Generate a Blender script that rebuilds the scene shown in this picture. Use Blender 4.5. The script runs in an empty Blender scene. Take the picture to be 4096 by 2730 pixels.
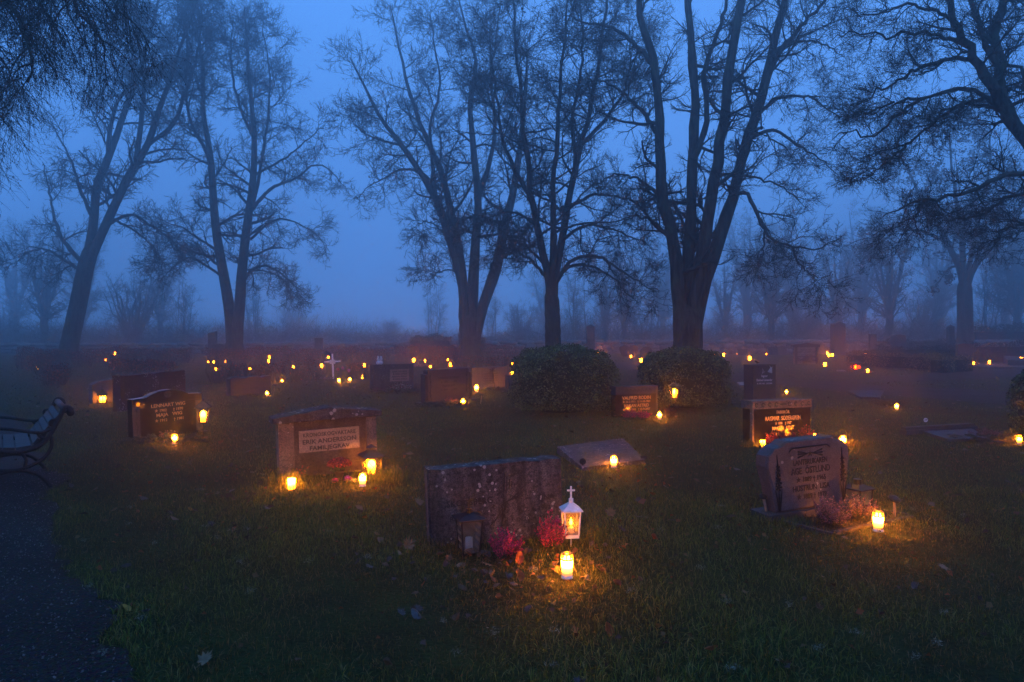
import bpy, math, random
import numpy as np
from mathutils import Vector, Matrix

# ------------------------------------------------------------------ camera
sc = bpy.context.scene
C = sc.collection
F, CX, HY, CAMZ = 2731.0, 2048.0, 1350.0, 1.45      # photo pixels: focal, centre, horizon; eye height in metres
cam_d = bpy.data.cameras.new('camera'); cam = bpy.data.objects.new('camera', cam_d); C.objects.link(cam)
cam.location = (0, 0, CAMZ); cam.rotation_euler = (math.pi / 2, 0, 0)
cam_d.sensor_width = 36.0; cam_d.lens = 24.0; cam_d.shift_y = -(1365.0 - HY) / 4096.0
cam_d.clip_start = 0.05; cam_d.clip_end = 1000
sc.camera = cam

# ------------------------------------------------------------------ sky, sun, exposure
SUN_EL, SUN_AZ = math.radians(2.0), math.radians(-12.0)
w = bpy.data.worlds.new('World'); sc.world = w; w.use_nodes = True
nt = w.node_tree; bg = nt.nodes['Background']
sky = nt.nodes.new('ShaderNodeTexSky'); sky.sky_type = 'NISHITA'; sky.sun_disc = False
sky.sun_elevation = SUN_EL; sky.sun_rotation = SUN_AZ; sky.ozone_density = 6.0; sky.dust_density = 0.3; sky.air_density = 1.2
mx = nt.nodes.new('ShaderNodeMix'); mx.data_type = 'RGBA'; mx.inputs[0].default_value = 0.93
mx.inputs[7].default_value = (0.86, 2.85, 8.0, 1)      # the even blue of a fogged-in dusk sky
nt.links.new(sky.outputs[0], mx.inputs[6]); nt.links.new(mx.outputs[2], bg.inputs[0])
bg.inputs[1].default_value = 0.15
sun_d = bpy.data.lights.new('sun', 'SUN'); sun = bpy.data.objects.new('sun', sun_d); C.objects.link(sun)
sun_d.energy = 0.03; sun_d.angle = math.radians(40); sun_d.color = (0.6, 0.75, 1.0)
sun.rotation_euler = (math.radians(60), 0, math.radians(168))
sc.view_settings.view_transform = 'Standard'; sc.view_settings.look = 'None'
sc.view_settings.exposure = 0.0; sc.view_settings.gamma = 1.0; sc.view_settings.use_curve_mapping = False
sc.render.engine = 'CYCLES'
cy = sc.cycles
cy.use_denoising = True
try: cy.denoiser = 'OPENIMAGEDENOISE'
except Exception: pass
cy.max_bounces = 4; cy.diffuse_bounces = 1; cy.glossy_bounces = 1; cy.transmission_bounces = 2
cy.transparent_max_bounces = 12; cy.volume_bounces = 1; cy.sample_clamp_indirect = 4.0
cy.caustics_reflective = False; cy.caustics_refractive = False; cy.use_light_tree = True

# ------------------------------------------------------------------ helpers
rng = np.random.default_rng(11); R = random.Random(5)
def sstep(a, b, x):
    t = np.clip((x - a) / (b - a), 0, 1); return t * t * (3 - 2 * t)
def gz(x, y): return 0.30 * sstep(22.0, 46.0, np.asarray(y, float)) + 0.012 * np.sin(np.asarray(x) * 1.3 + 0.7) * np.sin(np.asarray(y) * 0.9)
def gp(px, py):
    """the point of the ground seen at a photo pixel"""
    k = (py - HY) / F; Y = CAMZ / k
    for _ in range(40): Y = (CAMZ - float(gz((px - CX) / F * Y, Y))) / k
    return Vector(((px - CX) / F * Y, Y, CAMZ - k * Y))
def at(px, py, Y): return Vector(((px - CX) / F * Y, Y, CAMZ - (py - HY) / F * Y))
def gx(px, Y):
    x = (px - CX) / F * Y; return Vector((x, Y, float(gz(x, Y))))

def tag(o, label=None, cat=None, group=None, kind=None):
    if label: o['label'] = label
    if cat: o['category'] = cat
    if group: o['group'] = group
    if kind: o['kind'] = kind
    return o
def thing(name, label, cat, loc=(0, 0, 0), rz=0.0, group=None, rx=0.0, ry=0.0):
    o = bpy.data.objects.new(name, None); C.objects.link(o); o.empty_display_size = 0.1
    o.location = loc; o.rotation_euler = (rx, ry, rz)
    return tag(o, label, cat, group)
def link(name, me, parent=None, m=None, loc=None, rot=None, scale=None):
    o = bpy.data.objects.new(name, me); C.objects.link(o)
    if m is not None and len(me.materials) == 0: me.materials.append(m)
    if parent: o.parent = parent
    if loc is not None: o.location = loc
    if rot is not None: o.rotation_euler = rot
    if scale is not None: o.scale = scale
    return o
def copy_tree(o, parent=None):
    c = o.copy(); C.objects.link(c); c.parent = parent
    for ch in list(o.children): copy_tree(ch, c)
    return c

def npmesh(name, V, tris=None, quads=None, col=None, smooth=False):
    """mesh straight from numpy arrays"""
    me = bpy.data.meshes.new(name); V = np.asarray(V, np.float32)
    nT = 0 if tris is None else len(tris); nQ = 0 if quads is None else len(quads)
    me.vertices.add(len(V)); me.vertices.foreach_set('co', V.ravel())
    li = []
    if nT: li.append(np.asarray(tris, np.int32).ravel())
    if nQ: li.append(np.asarray(quads, np.int32).ravel())
    li = np.concatenate(li); me.loops.add(len(li)); me.loops.foreach_set('vertex_index', li)
    me.polygons.add(nT + nQ)
    st = np.concatenate([np.arange(nT) * 3, nT * 3 + np.arange(nQ) * 4]).astype(np.int32)
    me.polygons.foreach_set('loop_start', st)
    if smooth: me.polygons.foreach_set('use_smooth', np.ones(nT + nQ, bool))
    if col is not None:
        a = me.color_attributes.new('Col', 'FLOAT_COLOR', 'POINT')
        c4 = np.ones((len(V), 4), np.float32); c4[:, :3] = col; a.data.foreach_set('color', c4.ravel())
    me.update(calc_edges=True); return me

class MB:
    """collects simple shapes into ONE mesh"""
    def __init__(s): s.v = []; s.f = []
    def add(s, vs, fs):
        n = len(s.v); s.v += [tuple(v) for v in vs]; s.f += [tuple(i + n for i in f) for f in fs]; return s
    def box(s, x0, x1, y0, y1, z0, z1, M=None):
        vs = [Vector(p) for p in ((x0,y0,z0),(x1,y0,z0),(x1,y1,z0),(x0,y1,z0),(x0,y0,z1),(x1,y0,z1),(x1,y1,z1),(x0,y1,z1))]
        if M: vs = [M @ v for v in vs]
        return s.add(vs, [(0,3,2,1),(4,5,6,7),(0,1,5,4),(1,2,6,5),(2,3,7,6),(3,0,4,7)])
    def prism(s, prof, y0, y1, b=0.0, back=True):
        """x-z outline (counter-clockwise seen from the front) pushed from y0 (front) to y1; b = chamfer of the front edge"""
        n = len(prof); cx = sum(p[0] for p in prof) / n; cz = sum(p[1] for p in prof) / n
        W = max(p[0] for p in prof) - min(p[0] for p in prof); H = max(p[1] for p in prof) - min(p[1] for p in prof)
        ins = [(cx + (p[0]-cx) * (1 - 2*b/W), cz + (p[1]-cz) * (1 - 2*b/H)) for p in prof]
        rings = [[(x, y0, z) for x, z in ins]] + ([[(x, y0 + b, z) for x, z in prof]] if b else []) + [[(x, y1, z) for x, z in prof]]
        vs = [v for r in rings for v in r]; fs = [tuple(range(n))]
        for k in range(len(rings) - 1):
            for i in range(n):
                j = (i + 1) % n; fs.append((k*n + i, (k+1)*n + i, (k+1)*n + j, k*n + j))
        fs.append(tuple(reversed(range((len(rings)-1)*n, len(rings)*n))))
        return s.add(vs, fs)
    def lathe(s, prof, n=16, cx=0, cy=0, cz=0, cap=True, a0=0.0):
        vs = []; fs = []
        for r, z in prof:
            for i in range(n):
                a = a0 + 2 * math.pi * i / n; vs.append((cx + r * math.cos(a), cy + r * math.sin(a), cz + z))
        for k in range(len(prof) - 1):
            for i in range(n):
                j = (i + 1) % n; fs.append((k*n+i, k*n+j, (k+1)*n+j, (k+1)*n+i))
        if cap: fs += [tuple(reversed(range(n))), tuple(range((len(prof)-1)*n, len(prof)*n))]
        return s.add(vs, fs)
    def tube(s, pts, r, n=6, cap=True):
        pts = [Vector(p) for p in pts]; K = len(pts); rr = r if isinstance(r, (list, tuple)) else [r] * K
        vs = []; fs = []; up = None
        for k, p in enumerate(pts):
            t = (pts[min(k+1, K-1)] - pts[max(k-1, 0)]).normalized()
            if up is None: up = t.orthogonal().normalized()
            up = (up - t * up.dot(t)).normalized(); sd = t.cross(up)
            for i in range(n):
                a = 2 * math.pi * i / n; vs.append(p + (up * math.cos(a) + sd * math.sin(a)) * rr[k])
        for k in range(K - 1):
            for i in range(n):
                j = (i + 1) % n; fs.append((k*n+i, k*n+j, (k+1)*n+j, (k+1)*n+i))
        if cap: fs += [tuple(reversed(range(n))), tuple(range((K-1)*n, K*n))]
        return s.add(vs, fs)
    def mesh(s, name, smooth=False):
        me = bpy.data.meshes.new(name); me.from_pydata([tuple(v) for v in s.v], [], s.f)
        if smooth: me.polygons.foreach_set('use_smooth', np.ones(len(me.polygons), bool))
        me.update(); return me
    def build(s, name, m, parent=None, smooth=False, loc=None, rot=None):
        return link(name, s.mesh(name, smooth), parent, m, loc, rot)

# ------------------------------------------------------------------ materials (all procedural)
def new_mat(name):
    m = bpy.data.materials.new(name); m.use_nodes = True
    return m, m.node_tree, m.node_tree.nodes['Principled BSDF']
def N(nt, t, **kw):
    n = nt.nodes.new(t)
    for k, v in kw.items():
        if k.startswith('i_'): n.inputs[k[2:].replace('_', ' ')].default_value = v
        else: setattr(n, k, v)
    return n
def ramp(nt, src, stops):
    r = nt.nodes.new('ShaderNodeValToRGB'); e = r.color_ramp.elements
    while len(e) < len(stops): e.new(0.5)
    for i, (p, c) in enumerate(stops): e[i].position = p; e[i].color = (*c, 1) if len(c) == 3 else c
    nt.links.new(src, r.inputs[0]); return r
def mixc(nt, fac, a, b, mode='MIX'):
    m = nt.nodes.new('ShaderNodeMix'); m.data_type = 'RGBA'; m.blend_type = mode
    for k, v in ((0, fac), (6, a), (7, b)):
        if hasattr(v, 'node'): nt.links.new(v, m.inputs[k])
        else: m.inputs[k].default_value = v if k == 0 else (*v, 1)
    return m.outputs[2]
def simple(name, col, rough=0.7, metal=0.0, var=0.25, scale=8.0, bump=0.0, bscale=60.0, spec=0.25):
    m, nt, p = new_mat(name)
    tc = N(nt, 'ShaderNodeTexCoord'); nz = N(nt, 'ShaderNodeTexNoise', i_Scale=scale, i_Detail=5.0)
    nt.links.new(tc.outputs['Object'], nz.inputs['Vector'])
    r = ramp(nt, nz.outputs[0], [(0.3, tuple(c * (1 - var) for c in col)), (0.7, tuple(min(1, c * (1 + var)) for c in col))])
    nt.links.new(r.outputs[0], p.inputs['Base Color'])
    p.inputs['Roughness'].default_value = rough; p.inputs['Metallic'].default_value = metal; p.inputs['Specular IOR Level'].default_value = spec
    if bump:
        n2 = N(nt, 'ShaderNodeTexNoise', i_Scale=bscale, i_Detail=6.0); nt.links.new(tc.outputs['Object'], n2.inputs['Vector'])
        b = N(nt, 'ShaderNodeBump', i_Strength=bump, i_Distance=0.02); nt.links.new(n2.outputs[0], b.inputs['Height'])
        nt.links.new(b.outputs[0], p.inputs['Normal'])
    return m
def granite(name, col, speck=0.5, rough=0.75, stain=0.0, lichen=0.0, lcol=(0.26, 0.255, 0.23), bump=0.25, gscale=170.0, lscale=26.0):
    """crystals, streaky stains and lichen patches"""
    m, nt, p = new_mat(name)
    tc = N(nt, 'ShaderNodeTexCoord'); oi = N(nt, 'ShaderNodeObjectInfo')
    ad = N(nt, 'ShaderNodeVectorMath', operation='ADD'); nt.links.new(tc.outputs['Object'], ad.inputs[0]); nt.links.new(oi.outputs['Location'], ad.inputs[1])
    V = ad.outputs[0]
    g = N(nt, 'ShaderNodeTexNoise', i_Scale=gscale, i_Detail=3.0); nt.links.new(V, g.inputs['Vector'])
    lo = tuple(c * (1 - speck) for c in col); hi = tuple(min(1, c * (1 + speck)) for c in col)
    c = ramp(nt, g.outputs[0], [(0.38, lo), (0.62, hi)]).outputs[0]
    big = N(nt, 'ShaderNodeTexNoise', i_Scale=3.2, i_Detail=6.0, i_Roughness=0.65); nt.links.new(V, big.inputs['Vector'])
    c = mixc(nt, 0.75, c, ramp(nt, big.outputs[0], [(0.3, (0.45, 0.45, 0.47)), (0.65, (1, 1, 1))]).outputs[0], 'MULTIPLY')
    if stain:
        mp = N(nt, 'ShaderNodeMapping'); mp.inputs['Scale'].default_value = (14, 14, 1.6); nt.links.new(V, mp.inputs[0])
        st = N(nt, 'ShaderNodeTexNoise', i_Scale=1.0, i_Detail=5.0); nt.links.new(mp.outputs[0], st.inputs['Vector'])
        c = mixc(nt, stain, c, ramp(nt, st.outputs[0], [(0.4, (0.25, 0.25, 0.25)), (0.62, (1, 1, 1))]).outputs[0], 'MULTIPLY')
        n3 = N(nt, 'ShaderNodeTexNoise', i_Scale=34.0, i_Detail=4.0); nt.links.new(V, n3.inputs['Vector'])
        c = mixc(nt, stain, c, ramp(nt, n3.outputs[0], [(0.36, (0.2, 0.2, 0.2)), (0.48, (1, 1, 1))]).outputs[0], 'MULTIPLY')
    if lichen:
        vo = N(nt, 'ShaderNodeTexVoronoi', i_Scale=lscale); nt.links.new(V, vo.inputs['Vector'])
        n4 = N(nt, 'ShaderNodeTexNoise', i_Scale=5.0, i_Detail=3.0); nt.links.new(V, n4.inputs['Vector'])
        th = N(nt, 'ShaderNodeMath', operation='MULTIPLY'); nt.links.new(ramp(nt, n4.outputs[0], [(0.45, (0, 0, 0)), (0.62, (1, 1, 1))]).outputs[0], th.inputs[0]); th.inputs[1].default_value = lichen
        sp = N(nt, 'ShaderNodeMath', operation='LESS_THAN'); nt.links.new(vo.outputs['Distance'], sp.inputs[0]); nt.links.new(th.outputs[0], sp.inputs[1])
        c = mixc(nt, sp.outputs[0], c, lcol)
    nt.links.new(c, p.inputs['Base Color']); p.inputs['Roughness'].default_value = rough; p.inputs['Specular IOR Level'].default_value = 0.16 if rough < 0.3 else 0.18
    if bump:
        b = N(nt, 'ShaderNodeBump', i_Strength=bump, i_Distance=0.01); n5 = N(nt, 'ShaderNodeTexNoise', i_Scale=70.0, i_Detail=6.0)
        nt.links.new(V, n5.inputs['Vector']); nt.links.new(n5.outputs[0], b.inputs['Height']); nt.links.new(b.outputs[0], p.inputs['Normal'])
    return m
def attr_mat(name, rough=0.6, trans=0.0, mul=1.0, spec=0.4):
    """colour from each piece's own colour attribute, a little light through the leaf"""
    m, nt, p = new_mat(name)
    a = N(nt, 'ShaderNodeAttribute', attribute_name='Col')
    c = mixc(nt, 1.0, a.outputs[0], (mul, mul, mul), 'MULTIPLY')
    nt.links.new(c, p.inputs['Base Color']); p.inputs['Roughness'].default_value = rough; p.inputs['Specular IOR Level'].default_value = spec
    if trans:
        t = N(nt, 'ShaderNodeBsdfTranslucent'); nt.links.new(c, t.inputs[0]); x = N(nt, 'ShaderNodeMixShader'); x.inputs[0].default_value = trans
        nt.links.new(p.outputs[0], x.inputs[1]); nt.links.new(t.outputs[0], x.inputs[2]); nt.links.new(x.outputs[0], nt.nodes['Material Output'].inputs[0])
    return m
def glow(name, col, top, bottom, mid=0.45):
    """a lit candle: the wax and cup shine, brightest round the flame"""
    m, nt, p = new_mat(name)
    tc = N(nt, 'ShaderNodeTexCoord'); sx = N(nt, 'ShaderNodeSeparateXYZ'); nt.links.new(tc.outputs['Generated'], sx.inputs[0])
    r = ramp(nt, sx.outputs[2], [(0.0, (bottom,) * 3), (mid * 0.6, (bottom * 2.5,) * 3), (mid + 0.1, (0.10,) * 3), (min(0.95, mid + 0.4), (1,) * 3)])
    mm = N(nt, 'ShaderNodeMath', operation='MULTIPLY'); nt.links.new(r.outputs[0], mm.inputs[0]); mm.inputs[1].default_value = top
    p.inputs['Base Color'].default_value = (0.75, 0.7, 0.6, 1); p.inputs['Emission Color'].default_value = (*col, 1)
    nt.links.new(mm.outputs[0], p.inputs['Emission Strength']); p.inputs['Roughness'].default_value = 0.5
    return m
def emit(name, col, s):
    m, nt, p = new_mat(name)
    p.inputs['Base Color'].default_value = (*col, 1); p.inputs['Emission Color'].default_value = (*col, 1); p.inputs['Emission Strength'].default_value = s
    return m
def glass(name, tint=(0.9, 0.88, 0.82), fac=0.12):
    m, nt, p = new_mat(name); out = nt.nodes['Material Output']; nt.nodes.remove(p)
    t = N(nt, 'ShaderNodeBsdfTransparent'); t.inputs[0].default_value = (*tint, 1); g = N(nt, 'ShaderNodeBsdfGlossy'); g.inputs['Roughness'].default_value = 0.12
    x = N(nt, 'ShaderNodeMixShader'); x.inputs[0].default_value = fac
    nt.links.new(t.outputs[0], x.inputs[1]); nt.links.new(g.outputs[0], x.inputs[2]); nt.links.new(x.outputs[0], out.inputs[0]); return m
def ribbed_glass(name):
    m, nt, p = new_mat(name); out = nt.nodes['Material Output']
    tc = N(nt, 'ShaderNodeTexCoord'); wv = N(nt, 'ShaderNodeTexWave', i_Scale=90.0); nt.links.new(tc.outputs['Object'], wv.inputs['Vector'])
    p.inputs['Base Color'].default_value = (0.20, 0.18, 0.16, 1); p.inputs['Roughness'].default_value = 0.35
    t = N(nt, 'ShaderNodeBsdfTransparent'); t.inputs[0].default_value = (0.9, 0.86, 0.78, 1); x = N(nt, 'ShaderNodeMixShader')
    tl = N(nt, 'ShaderNodeBsdfTranslucent'); tl.inputs[0].default_value = (0.4, 0.34, 0.27, 1); x2 = N(nt, 'ShaderNodeMixShader'); x2.inputs[0].default_value = 0.4
    nt.links.new(tl.outputs[0], x2.inputs[1]); nt.links.new(p.outputs[0], x2.inputs[2])
    r = ramp(nt, wv.outputs[0], [(0.2, (0.35,) * 3), (0.8, (0.75,) * 3)]); nt.links.new(r.outputs[0], x.inputs[0])
    nt.links.new(x2.outputs[0], x.inputs[1]); nt.links.new(t.outputs[0], x.inputs[2]); nt.links.new(x.outputs[0], out.inputs[0]); return m

def bark_mat():
    m, nt, p = new_mat('bark')
    tc = N(nt, 'ShaderNodeTexCoord'); mp = N(nt, 'ShaderNodeMapping'); mp.inputs['Scale'].default_value = (11, 11, 1.7); nt.links.new(tc.outputs['Object'], mp.inputs[0])
    a = N(nt, 'ShaderNodeTexNoise', i_Scale=1.0, i_Detail=7.0, i_Roughness=0.65); nt.links.new(mp.outputs[0], a.inputs['Vector'])
    b = N(nt, 'ShaderNodeTexNoise', i_Scale=2.6, i_Detail=5.0); nt.links.new(tc.outputs['Object'], b.inputs['Vector'])
    c = ramp(nt, a.outputs[0], [(0.36, (0.014, 0.011, 0.009)), (0.52, (0.060, 0.050, 0.040)), (0.68, (0.105, 0.092, 0.072))]).outputs[0]
    c = mixc(nt, ramp(nt, b.outputs[0], [(0.54, (0, 0, 0)), (0.66, (0.75, 0.75, 0.75))]).outputs[0], c, (0.075, 0.085, 0.050))
    nt.links.new(c, p.inputs['Base Color']); p.inputs['Roughness'].default_value = 0.95; p.inputs['Specular IOR Level'].default_value = 0.1
    bu = N(nt, 'ShaderNodeBump', i_Strength=1.0, i_Distance=0.09); nt.links.new(a.outputs[0], bu.inputs['Height']); nt.links.new(bu.outputs[0], p.inputs['Normal'])
    return m
WARM = (1.0, 0.265, 0.006); EMBER = (1.0, 0.20, 0.004)
M = dict(
    bark=simple('bark', (0.060, 0.052, 0.042), 0.95, var=0.5, scale=5.0, bump=0.8, bscale=14.0, spec=0.1),
    trunkbark=bark_mat(), lichen=attr_mat('lichen_moss', 0.95, spec=0.1), leaf=attr_mat('leaf', 0.65, 0.25, spec=0.15), grass=attr_mat('grass_blade', 0.45, 0.25, spec=0.2),
    box=attr_mat('boxwood_leaf', 0.5, 0.1, spec=0.2), flower=attr_mat('petal', 0.7, 0.25),
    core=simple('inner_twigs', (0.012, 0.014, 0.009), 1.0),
    rough_grey=granite('weathered_grey_granite', (0.105, 0.090, 0.082), 0.6, 0.9, 0.85, 0.26, bump=0.7, lscale=22),
    brown=granite('brown_speckled_granite', (0.19, 0.135, 0.095), 0.6, 0.8, 0.45, 0.2, bump=0.3, lscale=20),
    brown_dark=granite('brown_ground_granite', (0.085, 0.060, 0.044), 0.6, 0.8, 0.5, bump=0.3),
    cap=granite('mossy_cap_granite', (0.09, 0.072, 0.060), 0.6, 0.9, 0.7, 0.42, bump=0.6, lscale=18),
    plaque=granite('pale_polished_plaque', (0.26, 0.20, 0.15), 0.4, 0.55, bump=0.05),
    black=granite('polished_black_granite', (0.010, 0.009, 0.009), 0.4, 0.05, bump=0.0, gscale=300),
    black_matt=granite('matt_grey_granite', (0.055, 0.050, 0.050), 0.4, 0.7, bump=0.1),
    red=granite('red_granite_white_spots', (0.085, 0.026, 0.022), 0.5, 0.75, 0.3, 0.36, (0.26, 0.22, 0.21), bump=0.2, lscale=26),
    red_dark=granite('dark_red_granite', (0.022, 0.009, 0.008), 0.5, 0.07, bump=0.05),
    rose=granite('rose_grey_granite', (0.094, 0.080, 0.077), 0.35, 0.6, 0.2, 0.24, (0.20, 0.185, 0.17), bump=0.15, lscale=14),
    rose_plain=granite('rose_granite', (0.056, 0.042, 0.041), 0.4, 0.45, bump=0.05),
    grey=granite('grey_granite', (0.075, 0.068, 0.066), 0.5, 0.85, 0.5, 0.25, bump=0.4),
    beige=granite('beige_granite', (0.14, 0.112, 0.095), 0.4, 0.8, 0.4, bump=0.2),
    pale=granite('pale_granite', (0.24, 0.21, 0.19), 0.35, 0.7, 0.2, bump=0.1),
    slab=granite('lichen_covered_slab', (0.095, 0.082, 0.080), 0.55, 0.85, 0.6, 0.34, (0.26, 0.22, 0.20), bump=0.9, lscale=30),
    wallstone=granite('field_stone', (0.22, 0.19, 0.175), 0.45, 0.95, 0.3, 0.4, bump=0.8, gscale=30, lscale=5),
    mortar=simple('wall_core', (0.03, 0.028, 0.026), 1.0),
    ink=simple('dark_letters', (0.003, 0.003, 0.003), 0.8), gold=simple('gilded_letters', (0.5, 0.31, 0.13), 0.45, 0.3, var=0.1),
    silver=simple('pale_letters', (0.6, 0.57, 0.54), 0.6, var=0.1), worn=simple('worn_letters', (0.014, 0.011, 0.010), 0.95),
    iron=simple('black_painted_metal', (0.014, 0.014, 0.015), 0.45, 0.3, var=0.3, scale=30), cast=simple('cast_iron', (0.016, 0.015, 0.014), 0.6, 0.3, var=0.5, scale=40, bump=0.6, bscale=60),
    brownmetal=simple('brown_roof_metal', (0.045, 0.034, 0.030), 0.5, 0.3), white=simple('white_painted_metal', (0.60, 0.595, 0.60), 0.45, var=0.20, scale=26),
    wood=simple('bench_board', (0.026, 0.024, 0.025), 0.6, var=0.45, scale=12, bump=0.25, bscale=30), whitewood=simple('white_painted_wood', (0.75, 0.72, 0.72), 0.55, var=0.06),
    wax=simple('white_wax', (0.75, 0.73, 0.70), 0.4, var=0.05), lidgold=simple('brass_lid', (0.42, 0.27, 0.07), 0.35, 0.8), terracotta=simple('dark_pot', (0.05, 0.03, 0.025), 0.7),
    soil=simple('soil', (0.018, 0.014, 0.010), 0.95, var=0.5, scale=30, bump=0.8), stakewood=simple('stake', (0.22, 0.16, 0.11), 0.7),
    glass=glass('pane_glass'), redglass=glass('red_glass', (0.9, 0.16, 0.03), 0.1), rib=ribbed_glass('ribbed_pane'),
    candle=glow('lit_grave_candle', WARM, 420.0, 0.0022, 0.34), cup=glow('lit_cup_candle', WARM, 190.0, 0.10, 0.15),
    wick=emit('flame', WARM, 300.0), weak=emit('weak_flame', WARM, 200.0), lampglow=glow('lit_lantern_candle', WARM, 190.0, 0.03, 0.2), far=emit('far_candle_glow', EMBER, 115.0), far_dim=emit('far_dim_glow', EMBER, 50.0),
    china=simple('glazed_figure', (0.50, 0.50, 0.52), 0.35, var=0.2, scale=30),
)

# ------------------------------------------------------------------ ground
def lawn_mat():
    m, nt, p = new_mat('lawn_soil')
    tc = N(nt, 'ShaderNodeTexCoord')
    a = N(nt, 'ShaderNodeTexNoise', i_Scale=2.2, i_Detail=8.0, i_Roughness=0.7); nt.links.new(tc.outputs['Object'], a.inputs['Vector'])
    b = N(nt, 'ShaderNodeTexNoise', i_Scale=45.0, i_Detail=6.0); nt.links.new(tc.outputs['Object'], b.inputs['Vector'])
    c = ramp(nt, a.outputs[0], [(0.3, (0.020, 0.020, 0.008)), (0.5, (0.028, 0.038, 0.010)), (0.7, (0.036, 0.056, 0.012))]).outputs[0]
    c = mixc(nt, 0.8, c, ramp(nt, b.outputs[0], [(0.3, (0.3, 0.3, 0.3)), (0.7, (1.3, 1.3, 1.2))]).outputs[0], 'MULTIPLY')
    nt.links.new(c, p.inputs['Base Color']); p.inputs['Roughness'].default_value = 0.9; p.inputs['Specular IOR Level'].default_value = 0.08
    bu = N(nt, 'ShaderNodeBump', i_Strength=1.0, i_Distance=0.04); nt.links.new(b.outputs[0], bu.inputs['Height']); nt.links.new(bu.outputs[0], p.inputs['Normal'])
    return m
def gravel_mat():
    m, nt, p = new_mat('gravel')
    tc = N(nt, 'ShaderNodeTexCoord')
    v = N(nt, 'ShaderNodeTexVoronoi', i_Scale=75.0); nt.links.new(tc.outputs['Object'], v.inputs['Vector'])
    n = N(nt, 'ShaderNodeTexNoise', i_Scale=1.3, i_Detail=6.0); nt.links.new(tc.outputs['Object'], n.inputs['Vector'])
    c = mixc(nt, 0.8, ramp(nt, n.outputs[0], [(0.3, (0.014, 0.011, 0.008)), (0.7, (0.036, 0.028, 0.022))]).outputs[0], v.outputs['Color'], 'OVERLAY')
    nt.links.new(c, p.inputs['Base Color']); p.inputs['Roughness'].default_value = 0.8; p.inputs['Specular IOR Level'].default_value = 0.12
    bu = N(nt, 'ShaderNodeBump', i_Strength=1.0, i_Distance=0.02); nt.links.new(v.outputs['Distance'], bu.inputs['Height']); nt.links.new(bu.outputs[0], p.inputs['Normal'])
    return m
M['lawn'] = lawn_mat(); M['gravel'] = gravel_mat()
xs = np.concatenate([np.linspace(-110, -40, 15)[:-1], np.linspace(-40, 40, 121), np.linspace(40, 110, 15)[1:]])
ys = np.concatenate([np.linspace(-20, 0, 9)[:-1], np.linspace(0, 60, 121), np.linspace(60, 160, 14)[1:]])
X, Y = np.meshgrid(xs, ys); nx, ny = len(xs), len(ys)
ii = (np.arange(ny - 1)[:, None] * nx + np.arange(nx - 1)[None, :]).ravel()
lawn = link('lawn', npmesh('lawn', np.stack([X.ravel(), Y.ravel(), gz(X, Y).ravel()], 1), quads=np.stack([ii, ii + 1, ii + 1 + nx, ii + nx], 1), smooth=True), None, M['lawn'])
tag(lawn, kind='structure')
def strip(name, left, right, lift=0.012, n=220, jag=0.14):
    """a gravel sheet between two edges on the ground, uneven where it meets the grass"""
    def res(pts):
        p = np.array([(v[0], v[1]) for v in pts]); d = np.r_[0, np.cumsum(np.hypot(*np.diff(p, axis=0).T))]; t = np.linspace(0, d[-1], n)
        return np.stack([np.interp(t, d, p[:, 0]), np.interp(t, d, p[:, 1])], 1)
    A, B = res(left), res(right); js = np.convolve(rng.normal(0, jag * 1.4, n + 6), np.ones(7) / 7, 'valid') + rng.normal(0, jag * 0.18, n)
    u = (B - A) / np.maximum(1e-6, np.linalg.norm(B - A, axis=1))[:, None]; A = A + u * js[:, None] * 0.5; B = B + u * js[::-1, None]
    K = 14; V = []
    for k in range(K): V.append(A + (B - A) * (k / (K - 1)))
    V = np.stack(V, 1).reshape(-1, 2); z = gz(V[:, 0], V[:, 1]) + lift
    i = (np.arange(n - 1)[:, None] * K + np.arange(K - 1)[None, :]).ravel()
    o = link(name, npmesh(name, np.c_[V, z], quads=np.stack([i, i + 1, i + 1 + K, i + K], 1)), None, M['gravel'])
    return tag(o, kind='structure'), A, B
edgeL = [gp(*p) for p in ((620, 2900), (520, 2730), (430, 2560), (400, 2450), (335, 2330), (262, 2200), (215, 2060), (200, 1955), (185, 1850), (140, 1760), (80, 1690), (0, 1645), (-200, 1590))]
gravel_path, PLa, PLb = strip('gravel_path', [Vector((-9.5, p.y - 0.6 * i, 0)) for i, p in enumerate(edgeL)], edgeL)
up = [gp(*p) for p in ((2000, 1424), (2430, 1448), (2600, 1455), (2900, 1487), (3100, 1512), (3350, 1530), (3560, 1547), (3800, 1556), (4096, 1572), (4400, 1590))]
lo = [gp(*p) for p in ((2000, 1436), (2430, 1476), (2600, 1490), (2900, 1517), (3100, 1543), (3350, 1567), (3560, 1586), (3800, 1603), (4096, 1630), (4400, 1660))]
_, PRa, PRb = strip('gravel_path', up, lo)
up = [gp(*p) for p in ((3340, 1529), (3500, 1512), (3700, 1497), (3880, 1484), (4096, 1473), (4400, 1460))]
lo = [gp(*p) for p in ((3370, 1536), (3500, 1531), (3700, 1527), (3880, 1520), (4096, 1508), (4400, 1490))]
_, PUa, PUb = strip('gravel_path', up, lo, lift=0.018)
def in_poly(px, py, A, B):
    P = np.vstack([A, B[::-1]]); inside = np.zeros(len(px), bool); j = len(P) - 1
    for i in range(len(P)):
        c = ((P[i, 1] > py) != (P[j, 1] > py)) & (px < (P[j, 0] - P[i, 0]) * (py - P[i, 1]) / (P[j, 1] - P[i, 1] + 1e-12) + P[i, 0]); inside ^= c; j = i
    return inside
PATHS = [(PLa, PLb), (PRa, PRb), (PUa, PUb)]
def on_path(x, y):
    r = np.zeros(len(x), bool)
    for A, B in PATHS: r |= in_poly(x, y, A, B)
    return r

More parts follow.
